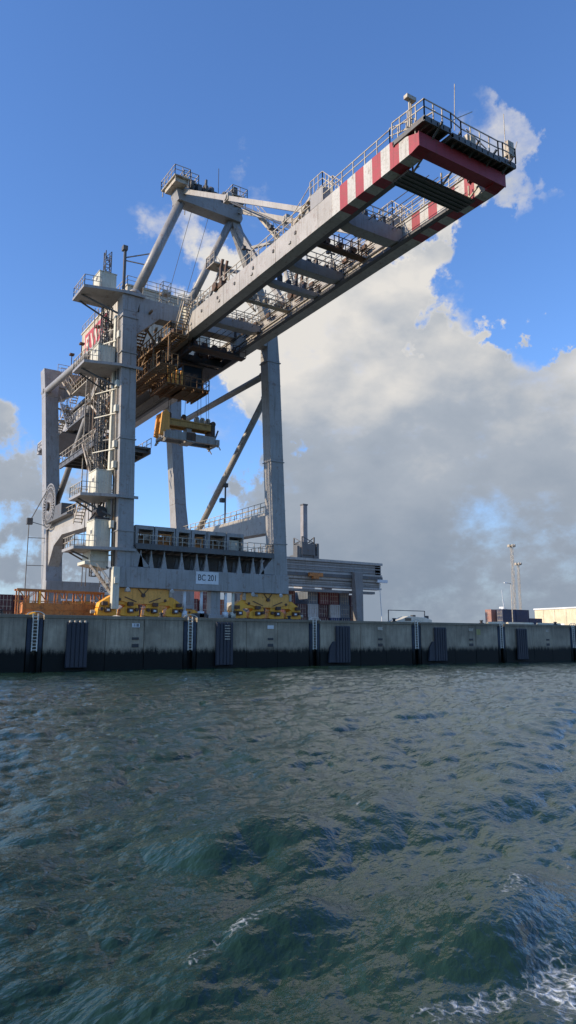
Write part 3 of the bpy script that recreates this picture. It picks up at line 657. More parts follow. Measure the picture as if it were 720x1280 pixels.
m = MB(); m.rail([(HX0, HY1, HZ1+.18), (HX0, HY0, HZ1+.18), (HX1, HY0, HZ1+.18)], 1.1, 1.3, .06); m.build('railing', GALV, mh)
m = MB(); m.box(HX0-1.1, HX0, HY0, HY1+3, HZ0-.3, HZ0-.1); m.rail([(HX0-1.05, HY0, HZ0-.1), (HX0-1.05, HY1+3, HZ0-.1)], 1.1, 1.2, .06)
for y in (22, 28.5, 33): m.beam((HX0-1.0, y, HZ0), (HX0-1.0, y, HZ0+4.6), .10); m.box(HX0-1.3, HX0-.7, y-.3, y+.3, HZ0+4.5, HZ0+4.75)
m.build('gallery', BRN, mh)
m = MB(); m.box(30, 38.5, 15, 42, 36.1, 36.5)
for y in (16, 24, 31): m.box(29, 39.8, y, y+.5, 36.5, 37.6)
part(m, 'house_base', GREYD)
# rear platforms on the back reach
m = MB(); m.box(29.4, 39.4, 42, 56, 33.4, 33.6); m.rail([(29.4, 42, 33.6), (29.4, 56, 33.6), (39.4, 56, 33.6)], 1.1, 1.4); m.box(32, 36, 44, 50, 34.0, 35.8); part(m, 'rear_platform', GREYD)
m = MB(); m.stair((29.2, 36.5, 36.2), (29.2, 33.2, 39.6), .8, rise=.3); m.stair((29.2, 44, 33.6), (29.2, 38, 36.3), .8); part(m, 'stair', GALV)
m = MB(); m.beam((27.2, 35.2, 33.5), (27.2, 35.2, 40.6), .09); m.beam((28, 35.2, 33.5), (28, 35.2, 40.6), .09); m.tube((27.2, 35.2, 36), (27.2, 35.2, 37), .5, 12); m.box(26.8, 28.4, 34.8, 36, 39.4, 39.5); m.rail([(26.8, 34.8, 39.5), (28.4, 34.8, 39.5), (28.4, 36, 39.5)], 1.2, .5)
m.beam((26, 35.3, 35.0), (29, 35.3, 34.4), .2); m.beam((26, 35.3, 33.2), (29, 35.3, 32.9), .2); part(m, 'ladder_cage', GALV)

# service platforms with electrical cabins on the corner leg
def cabin(x0, x1, y0, y1, z, h, px0, tapered=True, mat=CABIN):
    p = MB(); p.poly([(px0, 3.4), (24.1, 2.45), (26.4, 2.45), (26.4, 2.58), (24.2, 2.58), (24.2, 7.2), (px0, 7.2)] if tapered else [(px0, 3.0), (24.3, 2.6), (24.3, 7.2), (px0, 7.2)], 'z', z-.28, z)
    pl = part(p, 'service_platform', GREY)
    p = MB(); p.beam((px0+.3, 5.2, z-.28), (24.3, 4.2, z-1.9), .16); p.beam((px0+.6, 6.8, z-.28), (24.3, 6.6, z-1.9), .14); p.beam((24.3, 6.6, z-2.0), (24.3, 6.6, z-.2), .14); p.build('bracket', GREYD, pl)
    p = MB(); p.rail([(x0, 3.2, z), (px0+.08, 3.45, z), (px0+.08, 7.1, z), (24.2, 7.1, z)], 1.1, .8, .06); p.build('railing', GALV, pl)
    c = MB(); c.box(x0, x1, y0, y1, z+.02, z+h); c.box(x0-.06, x1+.06, y0-.06, y1+.06, z+h, z+h+.08); co = part(c, 'electrical_cabin', mat, bevel=.02)
    c = MB()
    k = x0+.10
    while k < x1-.1: c.box(k, k+.10, y0-.035, y0, z+.05, z+h-.03); k += .27
    c.build('cladding_rib', mat, co)
    c = MB(); c.box(x0-.03, x0, y0+.35, y0+1.15, z+.08, z+2.0); d = c.build('door', mat, co)
    c = MB(); c.box(x0-.05, x0-.03, y0+.5, y0+1.0, z+1.45, z+1.8); c.build('window', GREYD, co)
    return co
cabin(21.95, 23.75, 4.0, 6.2, 38.0, 2.2, 20.2)
cabin(22.15, 23.95, 4.0, 6.4, 30.1, 2.15, 20.6)
cabin(22.55, 24.2, 4.0, 6.4, 16.7, 2.55, 20.9)
cabin(22.6, 24.25, 4.0, 6.4, 11.5, 2.75, 20.5)
m = MB(); m.box(22.4, 24.2, 4.1, 6.6, 10.2, 11.2); m.poly([(21.9, 9.9), (24.2, 9.5), (24.2, 10.2), (21.9, 10.2)], 'y', 4.2, 6.5); part(m, 'cable_duct', CABIN)
m = MB(); m.box(22.7, 24.2, 4.3, 6.2, 14.35, 14.6); m.tube((23.4, 4.4, 15.2), (23.4, 5.6, 15.2), .55, 14); m.beam((22.4, 4.6, 14.4), (23.6, 5, 16.2), .14); part(m, 'winch_motor', DARK)
# lift mast beside the leg
m = MB(); m.lattice((23.7, 7.0, 9.0), (23.7, 7.0, 44.2), .62, 44, .09, .055); lm = part(m, 'lift_mast', GREYD)
m = MB()
for z in (11, 17, 23, 29, 35): m.beam((23.7, 7.0, z), (25.0, 4.6, z), .12)
m.build('wall_tie', GREYD, lm)
m = MB(); m.beam((24.9, 5.0, 36), (24.9, 5.0, 44.0), .26); m.beam((24.9, 5.0, 43.0), (28.0, 3.4, 43.8), .1); m.beam((24.9, 5.0, 42.7), (27.2, 3.4, 42.0), .1); m.box(24.6, 25.1, 4.7, 5.3, 43.8, 44.3); part(m, 'cable_post', GREYD)
m = MB(); m.box(24.0, 24.3, 4.45, 4.95, 9.8, 36.0); part(m, 'cable_tray', CABIN)
# stairs zig-zagging between the legs
m = MB()
lv = [(21.0, 17.3), (23.5, 0), (26.2, 0), (28.8, 0), (31.4, 0), (34.2, 0)]
z = 23.6; k = 0
for z in (23.6, 26.2, 28.8, 31.4):
    ya, yb = (8.6, 13.6) if k % 2 else (13.6, 8.6); xx = 25.9 if k % 2 else 27.0
    m.stair((xx, ya, z), (xx, yb, z+2.6), .9, rise=.26); k += 1
    m.box(25.2, 27.6, yb-.7 if yb < 10 else yb, yb if yb < 10 else yb+.7, z+2.55, z+2.63)
for yy in (8.2, 14.2):
    for xx in (25.2, 27.6): m.beam((xx, yy, 23.4), (xx, yy, 35.0), .13)
    for z in (23.4, 26.1, 28.8, 31.5, 34.2): m.beam((25.2, yy, z), (27.6, yy, z), .11)
for xx in (25.2, 27.6):
    for z in (26.1, 31.5): m.beam((xx, 8.2, z), (xx, 14.2, z), .12)
    m.beam((xx, 8.2, 23.4), (xx, 14.2, 28.8), .1); m.beam((xx, 14.2, 28.8), (xx, 8.2, 34.2), .1)
sto = part(m, 'stair_tower', RUST)
m = MB(); m.box(23.4, 29.8, 8, 20.5, 23.2, 23.4); m.box(24.5, 28.5, 15, 20, 23.4, 23.75)
for k in range(8): m.box(23.4, 29.8, 8.4+k*1.6, 8.55+k*1.6, 22.85, 23.2)
m.box(23.4, 23.6, 8, 20.5, 22.7, 23.3); m.box(29.6, 29.8, 8, 20.5, 22.7, 23.3)
mp = part(m, 'middle_platform', GREYD)
m = MB(); m.rail([(23.4, 8, 23.4), (23.4, 20.5, 23.4), (29.8, 20.5, 23.4)], 1.1, 1.2); m.rail([(29.8, 8, 23.4), (29.8, 20.5, 23.4)], 1.1, 1.2); m.build('railing', GALV, mp)
m = MB(); m.box(24.9, 29, 16, 23, 28.5, 28.7); m.rail([(24.9, 16, 28.7), (24.9, 23, 28.7), (29, 23, 28.7)], 1.1, 1.0); m.box(26, 28.5, 18, 21.5, 28.7, 30.6); m.stair((25.5, 23.5, 28.7), (25.5, 27.5, 33.0), .9)
part(m, 'rear_landing', GREYD)
m = MB(); m.stair((23.2, 9.8, 23.2), (23.2, 6.6, 19.2), .8); m.stair((22.6, 9.6, 14.6), (22.6, 7.1, 17.3), .8, rise=.3); m.stair((22.8, 5.0, 9.9), (24.1, 4.6, 7.9), .6, rise=.2); m.stair((22.6, 4.4, 9.8), (24.6, 3.0, 6.6), .7, rise=.24); part(m, 'stair', GALV)
# gallery and festoon beside the near girder
gx = 29.2
m = MB()
for k in range(29): m.box(28.0, 30.0, -.5+k*.5, -.5+k*.5+.26, 33.24, 33.32)
for x in (28.0, 29.0, 29.9): m.box(x, x+.1, -.5, 14, 33.08, 33.24)
m.rail([(28.05, -.5, 33.35), (28.05, 14, 33.35)], 1.15, .8, .07); m.rail([(28.05, -.5, 33.35), (30, -.5, 33.35)], 1.15, .7, .07)
for k in range(22): m.box(27.6, 29.6, 1.0+k*.5, 1.26+k*.5, 30.44, 30.52)
for x in (27.6, 28.6, 29.5): m.box(x, x+.1, 1.0, 12, 30.28, 30.44)
m.rail([(27.6, 1.0, 30.55), (27.6, 12, 30.55)], 1.15, .8, .07); m.rail([(27.6, 1, 30.55), (29.6, 1, 30.55)], 1.15, .7, .07)
for y in (0, 4, 8, 12): m.beam((28.1, y, 33.3), (28.1, y, 30.4), .14); m.beam((29.9, y, 34.2), (28.0, y, 33.2), .14)
m.stair((28.6, 10, 30.5), (28.6, 6, 33.3), .8); m.stair((27.6, 9, 33.3), (27.6, 5, 36.3), .8)
m.beam((27.4, 1.6, 34.3), (29.6, 7.6, 36.6), .22); m.beam((27.0, 5, 36.4), (29.2, 5, 33.4), .18); m.beam((27.0, 9, 36.4), (29.2, 9, 33.4), .18); m.beam((27, 2, 36.3), (27, 12, 36.3), .2)
fg = part(m, 'festoon_gallery', paint('gallery_paint', (.27, .165, .075), .7, .6, .4))
m = MB()
for k in range(14):
    y = 1.2+k*.8; n = 7; pts = [Vector((28.9, y+.36*math.sin(a), 33.0-.0*a-1.5*math.sin(a/2)**1.2)) for a in np.linspace(0, math.pi, n)]
    for p, q in zip(pts[:-1], pts[1:]): m.beam(p, q, .12, .05)
m.build('cable_loop', BRN, fg)
m = MB()
for k in range(10):
    y = .2+k*1.3; m.box(28.2+random.random()*.6, 29.3+random.random()*.5, y, y+random.uniform(.4, .9), 33.36, 33.7+random.random()*1.1)
m.build('equipment_box', BRN, fg)
# conduits up the corner leg, ropes of the lift, brackets and boxes along the steelwork
for k, (x, y) in enumerate(((24.25, 3.3), (24.25, 3.6), (24.25, 4.0), (25.95, 3.6))):
    m = MB(); m.tube((x+.26, y+.1, 9.8), (x-.26, y+.1, 35.6), .06, 8); part(m, 'conduit', GALV if k % 2 else GREYD, smoothed=True)
for x, y in ((22.7, 7.4), (23.1, 7.5), (24.6, 7.6)):
    m = MB(); m.tube((x, y, 8), (x, y, 37.6), .045, 6); part(m, 'lift_cable', DARK)
for z in (13.5, 19.5, 21.6, 25.3, 27.9, 33.2):
    m = MB(); m.box(23.95, 24.3, 3.2, 3.8, z, z+.7); m.beam((24.3, 3.8, z), (23.0, 6.8, z), .09); part(m, 'junction_box', CABIN)
k = 0
m = MB()
for z in (17.4, 20.3, 23.4, 26.0, 28.6, 31.2, 33.8):
    ya, yb = (8.2, 12.4) if k % 2 else (12.4, 8.2); h = 2.6
    m.stair((24.6, ya, z), (24.6, yb, z+h), .8, rise=.24); m.box(23.9, 25.3, yb-.5, yb+.5, z+h, z+h+.06); m.rail([(23.9, yb-.5, z+h), (23.9, yb+.5, z+h), (25.3, yb+.5, z+h)], 1.05, .6); k += 1
for y in (7.6, 13.0):
    for x in (23.9, 25.3): m.beam((x, y, 17.0), (x, y, 37.0), .10)
part(m, 'stair_tower', GALV)
m = MB()
for y in (9, 12, 15, 18): m.beam((27.6, y, 29.0), (30.2, y, 34.2), .14); m.beam((25.4, y, 35.2), (30.2, y, 34.4), .12)
m.box(26.0, 28.6, 15, 26, 34.0, 34.12); m.rail([(26.0, 15, 34.12), (26.0, 26, 34.12)], 1.1, 1.0); m.rail([(28.6, 15, 34.12), (28.6, 26, 34.12)], 1.1, 1.0); m.stair((26.4, 26.5, 34.1), (26.4, 31.0, 37.4), .9)
part(m, 'upper_gallery', GALV)['kind'] = 'stuff'
for i in range(11):
    y = -22+i*2.15
    m = MB(); x = 31.36; h = random.uniform(.25, .6); m.box(x, x+.22, y, y+random.uniform(.3, .8), 35.2-h, 35.3); m.tube((x+.12, y+.1, 34.6), (x+.12, y+1.6, 34.6), .05, 6); part(m, 'junction_box', GALV if i % 3 else BRN)
for i in range(9):
    y = -20.5+i*2.6
    m = MB(); m.beam((37.44, y, 35.7), (36.9, y, 35.6), .08); m.box(36.75, 37.0, y-.3, y+.3, 35.4, 35.8); m.tube((37.3, y-.8, 35.45), (37.3, y+.9, 35.45), .06, 6); part(m, 'cable_bracket', BRN)
m = MB()
for X, sg in ((30.26, -1), (38.54, 1)):
    for y in np.arange(-20, 14, 3.4): m.box(X-.05, X+.05, y, y+.22, 35.05, 35.3)
part(m, 'side_lamp', GREYD)['kind'] = 'stuff'
for y0 in (-8.2, -20.2):
    m = MB(); m.box(31.4, 37.4, y0, y0+.7, 34.88, 34.95); m.rail([(31.4, y0, 34.95), (37.4, y0, 34.95)], 1.05, .9); m.rail([(31.4, y0+.7, 34.95), (37.4, y0+.7, 34.95)], 1.05, .9)
    for k in range(4): x = 32+k*1.4; m.tube((x, y0+.1, 35.4), (x, y0+.8, 35.4), .28, 12); m.beam((x, y0+.45, 34.95), (x, y0+.45, 36.6), .08)
    part(m, 'cross_gangway', GALV if y0 > -10 else BRN)
m = MB()
for x, y, h in ((31.1, -10.5, 2.4), (37.9, -14.5, 2.2), (37.8, -5.6, 2.6), (31.0, -15.5, 1.9), (31.0, 6.0, 2.4)): m.beam((x, y, 36.05), (x, y, 36.05+h), .10); m.beam((x-.4, y, 36.05+h), (x+.4, y, 36.05+h), .12); m.box(x-.5, x-.2, y-.2, y+.2, 35.95+h, 36.25+h)
part(m, 'boom_lamp', DARK)['kind'] = 'stuff'
# cable reel on the landside leg --------------------------
rc = Vector((24.25, 27.2, 19.3)); m = MB()
for rr, th in ((2.85, .10), (2.45, .06), (1.7, .06), (.95, .06)):
    n = 40; pts = [rc+Vector((0, math.cos(2*math.pi*i/n)*rr, math.sin(2*math.pi*i/n)*rr)) for i in range(n+1)]
    for p, q in zip(pts[:-1], pts[1:]): m.beam(p, q, .16, th, (1, 0, 0))
for i in range(36):
    a = 2*math.pi*i/36; d = Vector((0, math.cos(a), math.sin(a))); m.beam(rc+d*.3, rc+d*2.85, .10, .10, (1, 0, 0))
reel = part(m, 'cable_reel', GREY)
m = MB(); m.tube(rc+Vector((-.35, 0, 0)), rc+Vector((.9, 0, 0)), .55, 18); m.build('hub', DARK, reel)
m = MB(); n = 40
for i in range(n):
    a, b = 2*math.pi*i/n, 2*math.pi*(i+1)/n; p = lambda t, r, x: (rc.x+x, rc.y+math.cos(t)*r, rc.z+math.sin(t)*r)
    m.add([p(a, .5, .10), p(b, .5, .10), p(b, 2.3, .10), p(a, 2.3, .10)], [(0, 1, 2, 3)]); m.add([p(a, 2.3, -.05), p(b, 2.3, -.05), p(b, 2.3, .12), p(a, 2.3, .12)], [(0, 1, 2, 3)])
m.build('wound_cable', BRN, reel)
m = MB(); m.beam((24.4, 28.3, 22.0), (22.6, 29.6, 17.6), .09); m.beam((24.4, 28.6, 17.0), (22.6, 29.6, 17.6), .09); m.tube((22.5, 29.6, 17.9), (22.5, 29.6, 8), .06, 6); m.box(22.2, 22.9, 29.3, 29.9, 17.2, 18)
for z in (12.0, 15.5): m.beam((22.5, 29.6, z), (24.6, 28.9, z), .08)
part(m, 'cable_guide', GREYD)

# lashing platform on the sill beam -----------------------
m = MB(); m.box(26.3, 42.2, 2.4, 9.6, 11.72, 11.92); m.box(26.3, 42.2, 2.36, 2.44, 11.5, 12.05)
for k in range(17): m.box(26.5+k*.95, 26.62+k*.95, 2.6, 9.6, 11.42, 11.72)
lp = part(m, 'lashing_platform', GREYD)
for x in (27.0, 28.1, 29.5, 31.4, 33.1, 34.2, 36.4, 38.1, 39.8, 40.9):
    m = MB(); m.poly([(x-.30, 9.7), (x+.30, 9.7), (x+.07, 11.0), (x-.07, 11.0)], 'y', 2.75, 3.0); m.box(x-.06, x+.06, 2.78, 2.98, 11.0, 11.45); m.build('support', GREY, lp)
    m = MB(); m.poly([(x-.30, 9.7), (x+.30, 9.7), (x+.07, 11.0), (x-.07, 11.0)], 'y', 4.0, 4.2); m.build('support', GREYD, lp)
m = MB(); m.box(26.4, 42.0, 5.0, 5.2, 9.72, 11.42)
for k in range(6): m.beam((26.8+k*2.3, 3.2, 9.9), (28.4+k*2.3, 4.9, 11.4), .10)
m.build('rear_wall', GREYD, lp)
m = MB(); m.rail([(38.9, 2.45, 11.92), (42.1, 2.45, 11.92), (42.1, 9.5, 11.92)], 1.1, .8); m.rail([(26.4, 2.45, 11.92), (38.9, 2.45, 11.92)], 1.0, .7, .06); m.build('railing', GALV, lp)
xs = [26.4, 28.45, 30.75, 32.5, 34.3, 36.6, 38.75]
for i in range(6):
    a, b = xs[i]+.05, xs[i+1]-.05; bay = MB()
    bay.box(a, b, 3.0, 6.2, 13.55, 13.95); bay.box(a, a+.32, 3.0, 6.2, 11.92, 13.55); bay.box(b-.12, b, 3.0, 6.2, 11.92, 13.55); bay.box(a+.33, b-.13, 6.0, 6.2, 11.92, 12.9)
    bo = part(bay, 'storage_bay', GREY, bevel=.02)
    m = MB()
    if i < 5:
        m.box(a+.5, b-.3, 3.5, 5.4, 11.94, 12.6); m.beam((a+.55, 3.3, 11.94), (a+.55, 3.3, 13.3), .12); m.beam((b-.35, 3.3, 11.94), (b-.35, 3.3, 13.3), .12); m.beam((a+.55, 3.3, 13.2), (b-.35, 3.3, 13.2), .14); m.beam((a+.55, 3.3, 12.6), (b-.35, 3.3, 12.6), .10)
        m.box(a+.7, b-.6, 4.0, 5.2, 12.6, 13.1); m.build('twistlock_rack', ORG if i % 2 else RUST, bo)
    else:
        m.box(a+.45, b-.25, 3.6, 5.6, 11.94, 13.3); m.build('control_box', CABIN, bo)

# bogies ---------------------------------------------------
def bogie(cx, y):
    m = MB(); m.poly([(cx-2.75, 6.55), (cx-1.2, 6.15), (cx+1.2, 6.15), (cx+2.75, 6.55), (cx+2.75, 7.5), (cx+2.55, 7.68), (cx-2.55, 7.68), (cx-2.75, 7.5)], 'y', y-.62, y+.62); bo = part(m, 'bogie', YELB, bevel=.04)
    m = MB(); m.tube((cx, y-.8, 7.0), (cx, y+.8, 7.0), .2, 14); m.beam((cx-.5, y-.68, 7.62), (cx, y-.68, 7.05), .07); m.beam((cx+.5, y-.68, 7.62), (cx, y-.68, 7.05), .07); m.build('pivot_pin', BRN, bo)
    for s in (-1, 1):
        c2 = cx+s*2.35
        m = MB(); m.poly([(c2-2.0, 5.75), (c2-.9, 5.75), (c2-.5, 6.05), (c2+.5, 6.05), (c2+.9, 5.75), (c2+2.0, 5.75), (c2+1.9, 6.2), (c2+.75, 6.95), (c2-.75, 6.95), (c2-1.9, 6.2)], 'y', y-.52-.02*s, y+.52+.02*s); m.build('equaliser_beam', YEL, bo, bevel=.04)
        m = MB(); m.tube((c2, y-.66, 6.55), (c2, y+.66, 6.55), .15, 12); m.beam((c2-.5*s, y-.62, 6.8), (c2-1.7*s, y-.62, 6.35), .09); m.build('pin', BRN, bo)
        for s2 in (-1, 1):
            c3 = c2+s2*1.13
            m = MB(); m.poly([(c3-.98, 5.05), (c3-.55, 4.98), (c3+.55, 4.98), (c3+.98, 5.05), (c3+.92, 5.65), (c3+.4, 5.95), (c3-.4, 5.95), (c3-.92, 5.65)], 'y', y-.46, y+.46); m.build('wheel_truck', YEL, bo, bevel=.04)
            m = MB()
            for s3 in (-1, 1):
                m.tube((c3+s3*.46, y-.12, 5.22), (c3+s3*.46, y+.12, 5.22), .33, 18)
            m.build('wheel_pair', DARK, bo)
            m = MB(); m.box(c3-.28, c3+.28, y-.85, y-.47, 5.3, 5.72); m.tube((c3+s2*.62, y-.75, 5.6), (c3+s2*.62, y-.47, 5.6), .17, 12); m.build('drive_motor', BRN, bo)
            m = MB(); m.box(c3-.16, c3+.1, y-.9, y-.855, 5.42, 5.6); m.build('motor_cover', WHITE, bo)
    m = MB()
    for s in (-1, 1): m.tube((cx+s*4.55, y, 5.35), (cx+s*4.95, y, 5.35), .17, 12); m.box(cx+s*2.9-.14, cx+s*2.9+.14, y-.7, y-.4, 6.9, 7.65)
    m.box(cx-1.9, cx-1.3, y-.7, y-.63, 7.3, 7.6); m.build('buffer', GALV, bo)
    m = MB()
    for k in range(4): x0 = cx-4.1+k*2.55; m.box(x0, x0+.5, y-.95, y-.5, 5.95, 6.3)
    m.build('gearbox', BRN, bo)['kind'] = 'stuff'
for cx, y in ((27.4, 3.5), (41.7, 3.5), (27.6, 28.), (41.7, 28.)): bogie(cx, y)
# anchor post and cable gear between the bogies
m = MB(); m.box(34.9, 36.0, 3.0, 4.0, 4.95, 7.7); m.box(34.6, 36.4, 2.9, 4.1, 4.9, 5.3); part(m, 'anchor_post', GREY, bevel=.03)
for x in (33.8, 36.6, 31.9, 37.5):
    m = MB(); m.tube((x, 3.0, 5.6), (x, 3.0, 7.6), .16, 12); m.box(x-.25, x+.25, 2.8, 3.3, 5.0, 5.6); part(m, 'buffer_cylinder', WHITE if x < 37 else CABIN, smoothed=True)
m = MB(); m.box(33.0, 34.4, 2.8, 3.6, 4.85, 5.4); m.box(36.4, 37.6, 2.9, 3.7, 4.85, 5.25); part(m, 'rail_clamp', DARK)
m = MB(); m.box(24.1, 24.75, 2.3, 2.9, 5.6, 9.6); m.box(24.2, 24.6, 2.1, 2.3, 8.0, 8.6); part(m, 'switch_cabinet', CABIN, bevel=.02)
for x in (25.6, 30.2, 39.5, 43.0):
    m = MB(); m.tube((x, 2.35, 7.55), (x, 2.2, 7.45), .17, 12, .2); part(m, 'floodlight', WHITE)

# ------------------------------------------------------------------ trolley, spreader
TR = thing('crane_trolley', (34.4, 7, 33), 'dark rusty crane trolley with glazed operator cab hanging under the boom', 'trolley')
m = MB()
for x in (31.7, 37.1): m.box(x-.25, x+.25, 2.0, 13.5, 33.2, 33.9)
for y in (2.2, 5.2, 9.0, 13.2): m.box(31.9, 36.9, y-.25, y+.25, 33.1, 33.8)
m.box(32.2, 36.6, 5.6, 12.8, 32.95, 33.1); m.build('frame', DARK, TR)
for x in (31.75, 37.05):
    for y in (2.6, 5.4, 10.1, 12.9):
        m = MB(); m.tube((x-.1, y, 34.55), (x+.1, y, 34.55), .26, 16); m.beam((x, y, 33.9), (x, y, 34.5), .14, .5); m.build('wheel', DARK, TR)
m = MB()
for k in range(16):
    x = random.uniform(32, 36.3); y = random.uniform(3, 12.5); m.box(x, x+random.uniform(.4, 1.2), y, y+random.uniform(.4, 1.2), 33.8, 34.2+random.random()*.9)
for k in range(4): m.tube((32.3+k*1.2, 3.4, 34.2), (32.7+k*1.2, 3.4, 34.2), .55, 14); m.tube((32.3+k*1.2, 11.4, 34.2), (32.7+k*1.2, 11.4, 34.2), .55, 14)
m.build('machinery', BRN, TR)
m = MB(); m.box(31.2, 37.6, 1.0, 2.0, 33.0, 33.12); m.rail([(31.2, 1.0, 33.12), (37.6, 1.0, 33.12)], 1.1, .8); m.rail([(31.2, 1.0, 33.12), (31.2, 2, 33.12)], 1.1, .8)
m.box(31.4, 37.4, 13.5, 14.6, 33.0, 33.12); m.rail([(31.4, 14.6, 33.12), (37.4, 14.6, 33.12)], 1.1, .8); m.build('walkway', BRN, TR)
cb_ = MB(); cb_.box(31.8, 34.2, 4.6, 7.2, 29.75, 29.95); cb_.box(31.7, 34.3, 4.5, 7.3, 32.3, 32.5)
for x in (31.85, 34.15):
    for y in (4.65, 7.15): cb_.beam((x, y, 29.9), (x, y, 32.4), .14)
cb_.beam((31.85, 4.65, 31.0), (34.15, 4.65, 31.0), .08); cb_.beam((31.85, 4.65, 31.0), (31.85, 7.15, 31.0), .08); cb_.box(31.95, 34.05, 7.05, 7.15, 29.9, 32.3); cb_.box(32.6, 33.4, 5.8, 6.5, 29.95, 31.2)
for x in (32.2, 33.8): cb_.beam((x, 5.8, 32.5), (x, 5.8, 33.2), .2)
cab = cb_.build('operator_cab', BRN, TR)
m = MB(); m.box(31.95, 34.05, 4.63, 4.66, 29.98, 32.28); m.box(31.83, 31.86, 4.75, 7.0, 29.98, 32.28); m.build('window', GLASSM, cab)
m = MB()
for k in range(10): m.box(29.4, 34.6, 3.6+k*.46, 3.6+k*.46+.3, 29.5, 29.58)
m.rail([(31.6, 3.65, 29.6), (34.55, 3.65, 29.6), (34.55, 8.1, 29.6)], 1.1, .7); m.rail([(29.45, 8.1, 29.6), (29.45, 3.65, 29.6), (31.6, 3.65, 29.6)], 1.1, .6, .07)
m.box(30.2, 31.0, 5.2, 6.4, 29.6, 30.6); [m.box(x, x+.14, 3.7, 8.1, 29.22, 29.5) for x in (29.5, 30.6, 31.7, 32.8, 33.9, 34.4)]; m.box(31.7, 34.4, 4.5, 7.4, 29.3, 29.5)
for x in (29.6, 31.6): m.beam((x, 7.8, 29.6), (x+.6, 7.8, 33.1), .14)
m.stair((30.4, 7.8, 29.6), (30.4, 11.6, 33.1), .8); m.build('cab_platform', RUST, TR)
m = MB()
for x in (29.7, 30.2, 30.7, 31.2): m.box(x, x+.22, 3.7, 3.95, 29.65, 31.2)
m.build('cable_chute', YELB, TR)

SZ = 24.3; SY = 7.6
HB = thing('container_spreader', (34.0, SY, SZ), 'yellow and grey container spreader hanging on ropes below the trolley', 'spreader')
m = MB(); m.box(31.1, 36.6, SY-.75, SY-.40, SZ+1.75, SZ+2.35); m.box(31.1, 36.6, SY+.40, SY+.75, SZ+1.75, SZ+2.35); m.box(31.1, 36.6, SY-.85, SY-.35, SZ+2.35, SZ+2.5)
for x in (31.3, 33.6, 36.2): m.box(x-.15, x+.15, SY-.4, SY+.4, SZ+1.8, SZ+2.3)
m.build('headblock', OCHRE, HB)
m = MB(); m.poly([(30.2, SZ+.5), (30.9, SZ+.3), (31.35, SZ+.6), (31.35, SZ+3.0), (30.95, SZ+3.35), (30.45, SZ+3.0)], 'y', SY-.9, SY-.55); m.poly([(30.2, SZ+.5), (30.9, SZ+.3), (31.35, SZ+.6), (31.35, SZ+3.0), (30.95, SZ+3.35), (30.45, SZ+3.0)], 'y', SY+.5, SY+.85); m.box(30.7, 31.3, SY-.55, SY+.5, SZ+2.2, SZ+2.8); m.build('end_plate', YELB, HB, bevel=.03)
m = MB(); m.box(36.5, 36.95, SY-.85, SY+.85, SZ+.4, SZ+2.7); m.tube((36.7, SY-.9, SZ+2.6), (36.7, SY+.9, SZ+2.6), .3, 14); m.build('end_frame', BRN, HB)
for x in (31.6, 33.4, 35.0, 35.7, 36.4):
    m = MB(); m.tube((x-.12, SY, SZ+2.95), (x+.12, SY, SZ+2.95), .45, 16); m.box(x-.2, x-.13, SY-.3, SY+.3, SZ+2.4, SZ+3.2); m.box(x+.13, x+.2, SY-.3, SY+.3, SZ+2.4, SZ+3.2); m.build('sheave', GALV if x > 34 else BRN, HB)
m = MB(); m.box(30.9, 37.0, SY-1.0, SY-.62, SZ+.15, SZ+1.05); m.box(30.9, 37.0, SY+.62, SY+1.0, SZ+.15, SZ+1.05); m.box(33.4, 34.4, SY-1.05, SY+1.05, SZ+.05, SZ+1.2); m.box(33.6, 34.2, SY-.5, SY+.5, SZ+1.2, SZ+1.78)
m.build('main_frame', GREY, HB, bevel=.03)
m = MB(); m.box(33.35, 34.45, SY-1.09, SY-1.05, SZ+.2, SZ+1.1); m.build('gearbox_cover', BRN, HB)
for x, s in ((30.85, -1), (37.15, 1)):
    m = MB(); m.box(x-.22, x+.22, SY-1.22, SY+1.22, SZ+.1, SZ+.75); m.build('end_beam', GREY, HB, bevel=.03)
    for y in (SY-1.1, SY+1.1):
        m = MB(); m.beam((x, y, SZ+.25), (x+s*.3, y-.15, SZ-.42), .3, .09); m.tube((x, y, SZ-.12), (x, y, SZ+.1), .09, 10); m.build('flipper', GALV, HB)
m = MB(); m.beam((36.9, SY-.9, SZ+.8), (37.3, SY-.9, SZ+1.9), .14); m.build('cable_arm', DARK, HB)
for x, y in ((31.6, SY-.3), (31.6, SY+.3), (33.4, SY-.3), (35.0, SY-.3), (35.7, SY+.3), (36.4, SY-.3), (36.4, SY+.3)):
    m = MB(); m.tube((x, y, SZ+3.0), (x+(34.4-x)*.1, y, 33.4), .028, 6); m.build('hoist_rope', ROPE, HB)

# ------------------------------------------------------------------ things on the quay
# orange service gangway
GW = thing('service_gangway', (20, 6.5, QZ), 'rusty orange steel service gangway with railings lying on the quay', 'gangway')
m = MB(); m.box(16.8, 24.4, 5.9, 7.1, QZ+.15, QZ+1.35); m.build('box_body', ORG, GW, bevel=.03)
m = MB()
for k in range(9): x = 16.9+k*.93; m.box(x-.05, x+.05, 5.84, 5.9, QZ+.15, QZ+1.35)
m.box(16.8, 24.4, 5.82, 5.9, QZ+.7, QZ+.82); m.build('rib', ORG, GW)
for x in (17.3, 20.2, 23.4):
    m = MB(); m.box(x-.3, x+.3, 5.95, 7.05, QZ+.0, QZ+.15); m.build('foot', BRN, GW)
m = MB(); m.beam((16.2, 6.0, QZ+2.55), (24.6, 6.0, QZ+2.45), .20); m.beam((16.2, 7.0, QZ+2.55), (24.6, 7.0, QZ+2.45), .18); m.beam((16.0, 6, QZ+1.5), (24.3, 6, QZ+1.42), .08)
